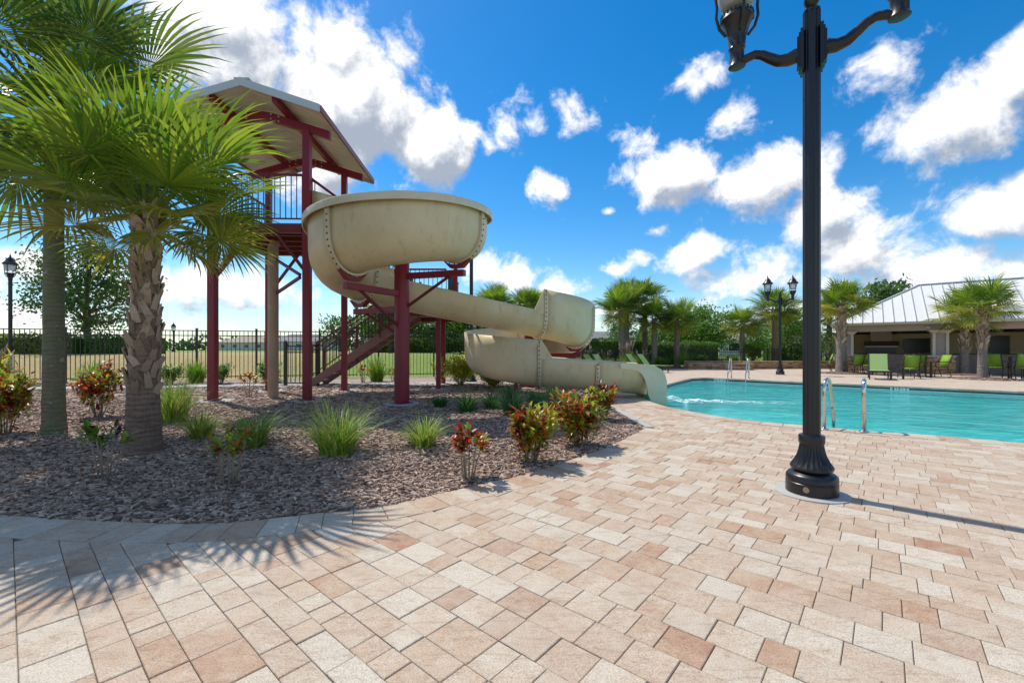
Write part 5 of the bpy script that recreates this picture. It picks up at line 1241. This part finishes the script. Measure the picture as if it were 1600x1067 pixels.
def chaise(label, x, y, rz, back=R(48), group=None, mat='sling_pale'):
    t_ = thing('chaise_lounger', label, 'lounger', (x, y, -.008), rz, group); h = .36; cb, sb = math.cos(back), math.sin(back)
    m_ = MB(); m_.add([(-.30, -.72, h), (.30, -.72, h), (.30, .42, h), (-.30, .42, h)], [(0, 1, 2, 3)]); o = m_.build('seat_sling', mat, t_); md = o.modifiers.new('t', 'SOLIDIFY'); md.thickness = .016
    m_ = MB(); m_.add([(-.30, .44, h+.02), (.30, .44, h+.02), (.30, .44+.78*cb, h+.78*sb), (-.30, .44+.78*cb, h+.78*sb)], [(0, 1, 2, 3)]); o = m_.build('back_sling', mat, t_); md = o.modifiers.new('t', 'SOLIDIFY'); md.thickness = .016
    for s_ in (-1, 1):
        m_ = MB(); m_.bar((s_*.325, -.75, h-.02), (s_*.325, .95, h-.02), .04, .05); m_.build('side_rail', 'brown_frame', t_)
        m_ = MB(); m_.bar((s_*.325, .43, h), (s_*.325, .44+.8*cb, h+.8*sb), .035, .035, (0, 1, 0)); m_.build('back_rail', 'brown_frame', t_)
        for yy in (-.62, .78): m_ = MB(); m_.bar((s_*.325, yy, h-.03), (s_*.325, yy, 0), .045, .045); m_.build('leg', 'brown_frame', t_)
    m_ = MB(); m_.bar((-.3, -.74, h-.02), (.3, -.74, h-.02), .04, .05); m_.bar((-.3, .93, h-.02), (.3, .93, h-.02), .04, .05); m_.build('cross_rail', 'brown_frame', t_)
    m_ = MB()
    for k in range(5): m_.bar((-.3, -.55+.2*k, h-.015), (.3, -.55+.2*k, h-.015), .03, .01)
    m_.build('strap_row', 'brown_frame', t_)
    return t_
# two groups on the far deck, foot ends towards the pool
hd_ = math.atan2(.6, .8); LR = math.atan2(-.80, .60)+R(90)
for k, (x, y, lb, g) in enumerate([(4.10, 22.6, 'green lounger of the three above the slide run, closest to the slide', 'loungers on the far deck'), (4.62, 22.9, 'middle green lounger of the three above the slide run', 'loungers on the far deck'), (5.2, 23.2, 'green lounger of the three, closest to the huge plumed grass', 'loungers on the far deck'), (7.15, 23.75, 'green sling lounger of the pair, next to the huge plumed grass', 'loungers on the far deck'), (7.85, 23.95, 'green sling lounger of the pair, next to the pool ladder end', 'loungers on the far deck')]):
    chaise(lb, x, y, R(45), R(52), g)
chaise('green sling lounger facing the pool with palm shade on its raised back', 15.35, 18.2, R(-38)-R(0), R(62))
chair('green chair seen from its side left of the squat palm', 17.2, 24.0, R(-120), group=None)
chair('green chair just right of the squat palm trunk', 17.35, 22.1, R(180), group=None)
chair('green chair at the round table beside the squat palm', 18.5, 22.6, R(150), group=None)
chair('green chair with its back to the pool beside the shaded lounger', 17.05, 18.7, R(155), group=None)
chair('green chair across the small table from the stone pillar', 18.5, 20.0, R(160), group=None)
chair('green chair turned sideways in front of the stone pillar', 19.5, 19.95, R(-100), group=None)
chair('tall green bar chair facing the table right of the twin palms', 20.35, 18.3, R(-245), 1.15)
chair('tall green bar chair with its back to the pool at the frame edge', 20.55, 17.55, R(150), 1.15)
def table(label, x, y, w, h, round_=False):
    t_ = thing('patio_table', label, 'table', (x, y, -.008)); m_ = MB()
    if round_: m_.lathe([(w/2-.02, h-.03), (w/2, h-.02), (w/2, h), (.01, h)], 24)
    else: m_.box((0, 0, h-.015), (w, w, .03), Matrix.Rotation(R(-39), 3, 'Z'))
    m_.build('table_top', 'brown_frame', t_)
    for k in range(4): a = R(-39+45+90*k); q = w*.36 if round_ else w*.6; m_ = MB(); m_.bar((q*math.cos(a), q*math.sin(a), 0), (q*math.cos(a), q*math.sin(a), h-.03), .04, .04); m_.build('leg', 'brown_frame', t_)
table('small square brown side table between lounger and chair', 16.15, 18.25, .45, .48); table('round brown table between the squat palm and shaded lounger', 17.85, 21.2, .9, .70, True); table('round brown table before the stone pillar', 18.3, 19.3, .8, .70, True); table('tall brown bar table beside the two tall chairs', 21.1, 18.2, .7, .95, True)
def steel_rail(label, x, y, rz, hh=.76, inward=.42):
    t_ = thing('pool_handrail', label, 'handrail', (x, y, 0), rz); m_ = MB(); pts = []
    pts = [(0, 0, -.005), (0, 0, hh-.20)]+[(0, .13*(1-math.cos(a)), hh-.13+.13*math.sin(a)) for a in (0, .5, 1.05, 1.57, 2.1, 2.5)]+[(0, inward, .18), (0, inward+.02, -.75)]
    m_.tube(pts, .025, 12); m_.build('rail_tube', 'steel', t_, True); m_ = MB(); m_.tube([(0, .03, .30), (0, inward-.02, .30)], .016, 8); m_.build('cross_tube', 'steel', t_, True)
    m_ = MB(); m_.lathe([(.055, 0), (.052, .018), (.028, .026)], 16, (0, 0, .003)); m_.build('escutcheon', 'steel', t_, True)
nrm_ang = math.atan2(.76, .65)-R(90)
steel_rail('curved steel pool handrail close to the tall lamp post', 4.70, 6.55, R(-52)); steel_rail('curved steel pool handrail right of its mate, clear of the lamp post', 5.14, 6.36, R(-41))
steel_rail('steel ladder rail on the far pool edge, left of the pair', 9.35, 18.55, nrm_ang+R(180), .85, .55); steel_rail('steel ladder rail on the far pool edge, right of the pair', 9.85, 18.10, nrm_ang+R(180), .85, .55)
# depth marks on the far waterline
def depth_mark(x, y, label):
    ang = math.atan2(-.69, .72); t_ = thing('depth_marker', label, 'pool marker', (x, y, -.09), ang); k = 0
    for dx in (-.18, -.02, .14):
        m_ = MB(); m_.box((dx, 0, 0), (.145, .012, .145)); o = m_.build('tile', 'tile_white', t_)
        cu = bpy.data.curves.new('glyph', 'FONT'); cu.body = '4FT'[k]; cu.size = .15; cu.align_x = 'CENTER'; cu.align_y = 'CENTER'; cu.extrude = .002
        tmp = bpy.data.objects.new('tmp', cu); col.objects.link(tmp); dg = bpy.context.evaluated_depsgraph_get(); me = bpy.data.meshes.new_from_object(tmp.evaluated_get(dg)); bpy.data.objects.remove(tmp)
        g = link('glyph', me, o, 'black_flat'); g.location = (dx, -.010, 0); g.rotation_euler = (R(90), 0, 0); k += 1
depth_mark(12.85, 14.40, 'white depth marker tiles on the far waterline opposite the shaded lounger'); depth_mark(8.85, 18.50, 'white depth marker tiles on the far waterline left of the ladder rails')
# mulch rings and ground lights at the pavilion palms
for x, y, q, lb in ((17.17, 22.5, 1.1, 'mulch ring round the squat pavilion palm'), (19.65, 18.1, 1.0, 'mulch ring round the poolside pavilion palm'), (22.0, 21.1, .9, 'mulch ring round the set back pavilion palm')):
    m_ = MB(); r = random.Random(int(x*7)); m_.lathe([(q, -.012), (q*.9, .03), (q*.5, .07), (.01, .08)], 26, (x, y, 0))
    for i in range(420):
        a = r.uniform(0, 6.28); rr = q*math.sqrt(r.random())*1.08; chip_shape(m_, x+rr*math.cos(a), y+rr*math.sin(a), .02+.06*(1-rr/q/1.1), r.uniform(.07, .14), .045, r)
    tag(m_.build('mulch_ring', 'chips', None), lb, 'mulch', kind='stuff')
# car and houses
car = thing('parked_car', 'silver blue sedan parked beyond the fence behind the far lamp post', 'car', (25.3, 40.0, terrain_z(25.3, 40)), R(4))
m_ = MB(); sec = [(-2.2, .45), (-2.15, .75), (-1.5, .86), (-.9, .90), (-.35, 1.36), (.75, 1.40), (1.45, .98), (2.1, .92), (2.2, .5), (2.1, .28), (-2.1, .28)]
m_.prism(sec, lambda u, v, w: (u, w, v), -.86, .86); m_.build('body', 'car_paint', car, bevel=.06)
m_ = MB(); m_.prism([(-.78, .92), (-.32, 1.30), (.70, 1.33), (1.25, .98)], lambda u, v, w: (u, w, v), -.875, .875); m_.build('side_windows', 'glass', car); m_ = MB(); m_.prism([(-.98, .905), (-.40, 1.365), (-.36, 1.33), (-.9, .88)], lambda u, v, w: (u, w, v), -.7, .7); m_.build('windscreen', 'glass', car)
for x in (-1.4, 1.35):
    for y in (-.82, .82): m_ = MB(); m_.tube([(x, y-.1, .33), (x, y+.1, .33)], .33, 20); o = m_.build('wheel', 'tyre', car, 40); m_ = MB(); m_.tube([(x, y-.11, .33), (x, y+.11, .33)], .19, 16); m_.build('rim', 'seam', o, 40)
for y in (-.6, .6): m_ = MB(); m_.box((-2.19, y, .68), (.06, .36, .14)); m_.build('headlight', 'tile_white', car)
def house(label, x, y, rz, L_, W_, hw2, rise, roofm, nwin=4, zz=None):
    t_ = thing('house', label, 'house', (x, y, terrain_z(x, y) if zz is None else zz), rz); m_ = MB(); m_.box((0, 0, hw2/2), (L_, W_, hw2)); m_.build('wall', 'house_wall', t_)
    o = .5; i_ = W_/2; P = [(-L_/2-o, -W_/2-o, hw2), (L_/2+o, -W_/2-o, hw2), (L_/2+o, W_/2+o, hw2), (-L_/2-o, W_/2+o, hw2), (-L_/2+i_, 0, hw2+rise), (L_/2-i_, 0, hw2+rise)]
    m_ = MB(); m_.add(P, [(0, 1, 5, 4), (1, 2, 5), (2, 3, 4, 5), (3, 0, 4), (3, 2, 1, 0)]); m_.build('roof', roofm, t_)
    for k in range(nwin):
        u = -L_/2+L_*(k+.5)/nwin; m_ = MB(); m_.box((u, -W_/2-.02, hw2*.55), (1.5, .08, 1.2)); w2 = m_.build('window', 'white_trim', t_); m_ = MB(); m_.box((u, -W_/2-.07, hw2*.55), (1.25, .04, .95)); m_.build('pane', 'glass', w2)
house('pale distant house seen through the fence right of the left tower post', -61, 128, R(8), 17, 10, 2.6, 2.2, 'house_roof', 5); house('pale distant house seen through the fence left of the left tower post', -84, 140, R(-6), 16, 9, 2.6, 2.0, 'house_roof_tan', 4)
house('white house behind the trees at the stairs', -12.5, 60, R(3), 13, 9, 2.8, 2.2, 'house_roof', 5); house('white house behind the trees right of the slide column', -2.0, 52, R(-3), 9, 8, 2.6, 1.6, 'house_roof', 4)
house('grey roofed low house behind the clipped hedge', 15.0, 62, R(2), 17, 9, 1.7, 1.6, 'house_roof', 5); house('house with tan hip roof behind the parked car', 33.0, 58, R(-8), 14, 12, 1.9, 2.9, 'house_roof_tan', 4)
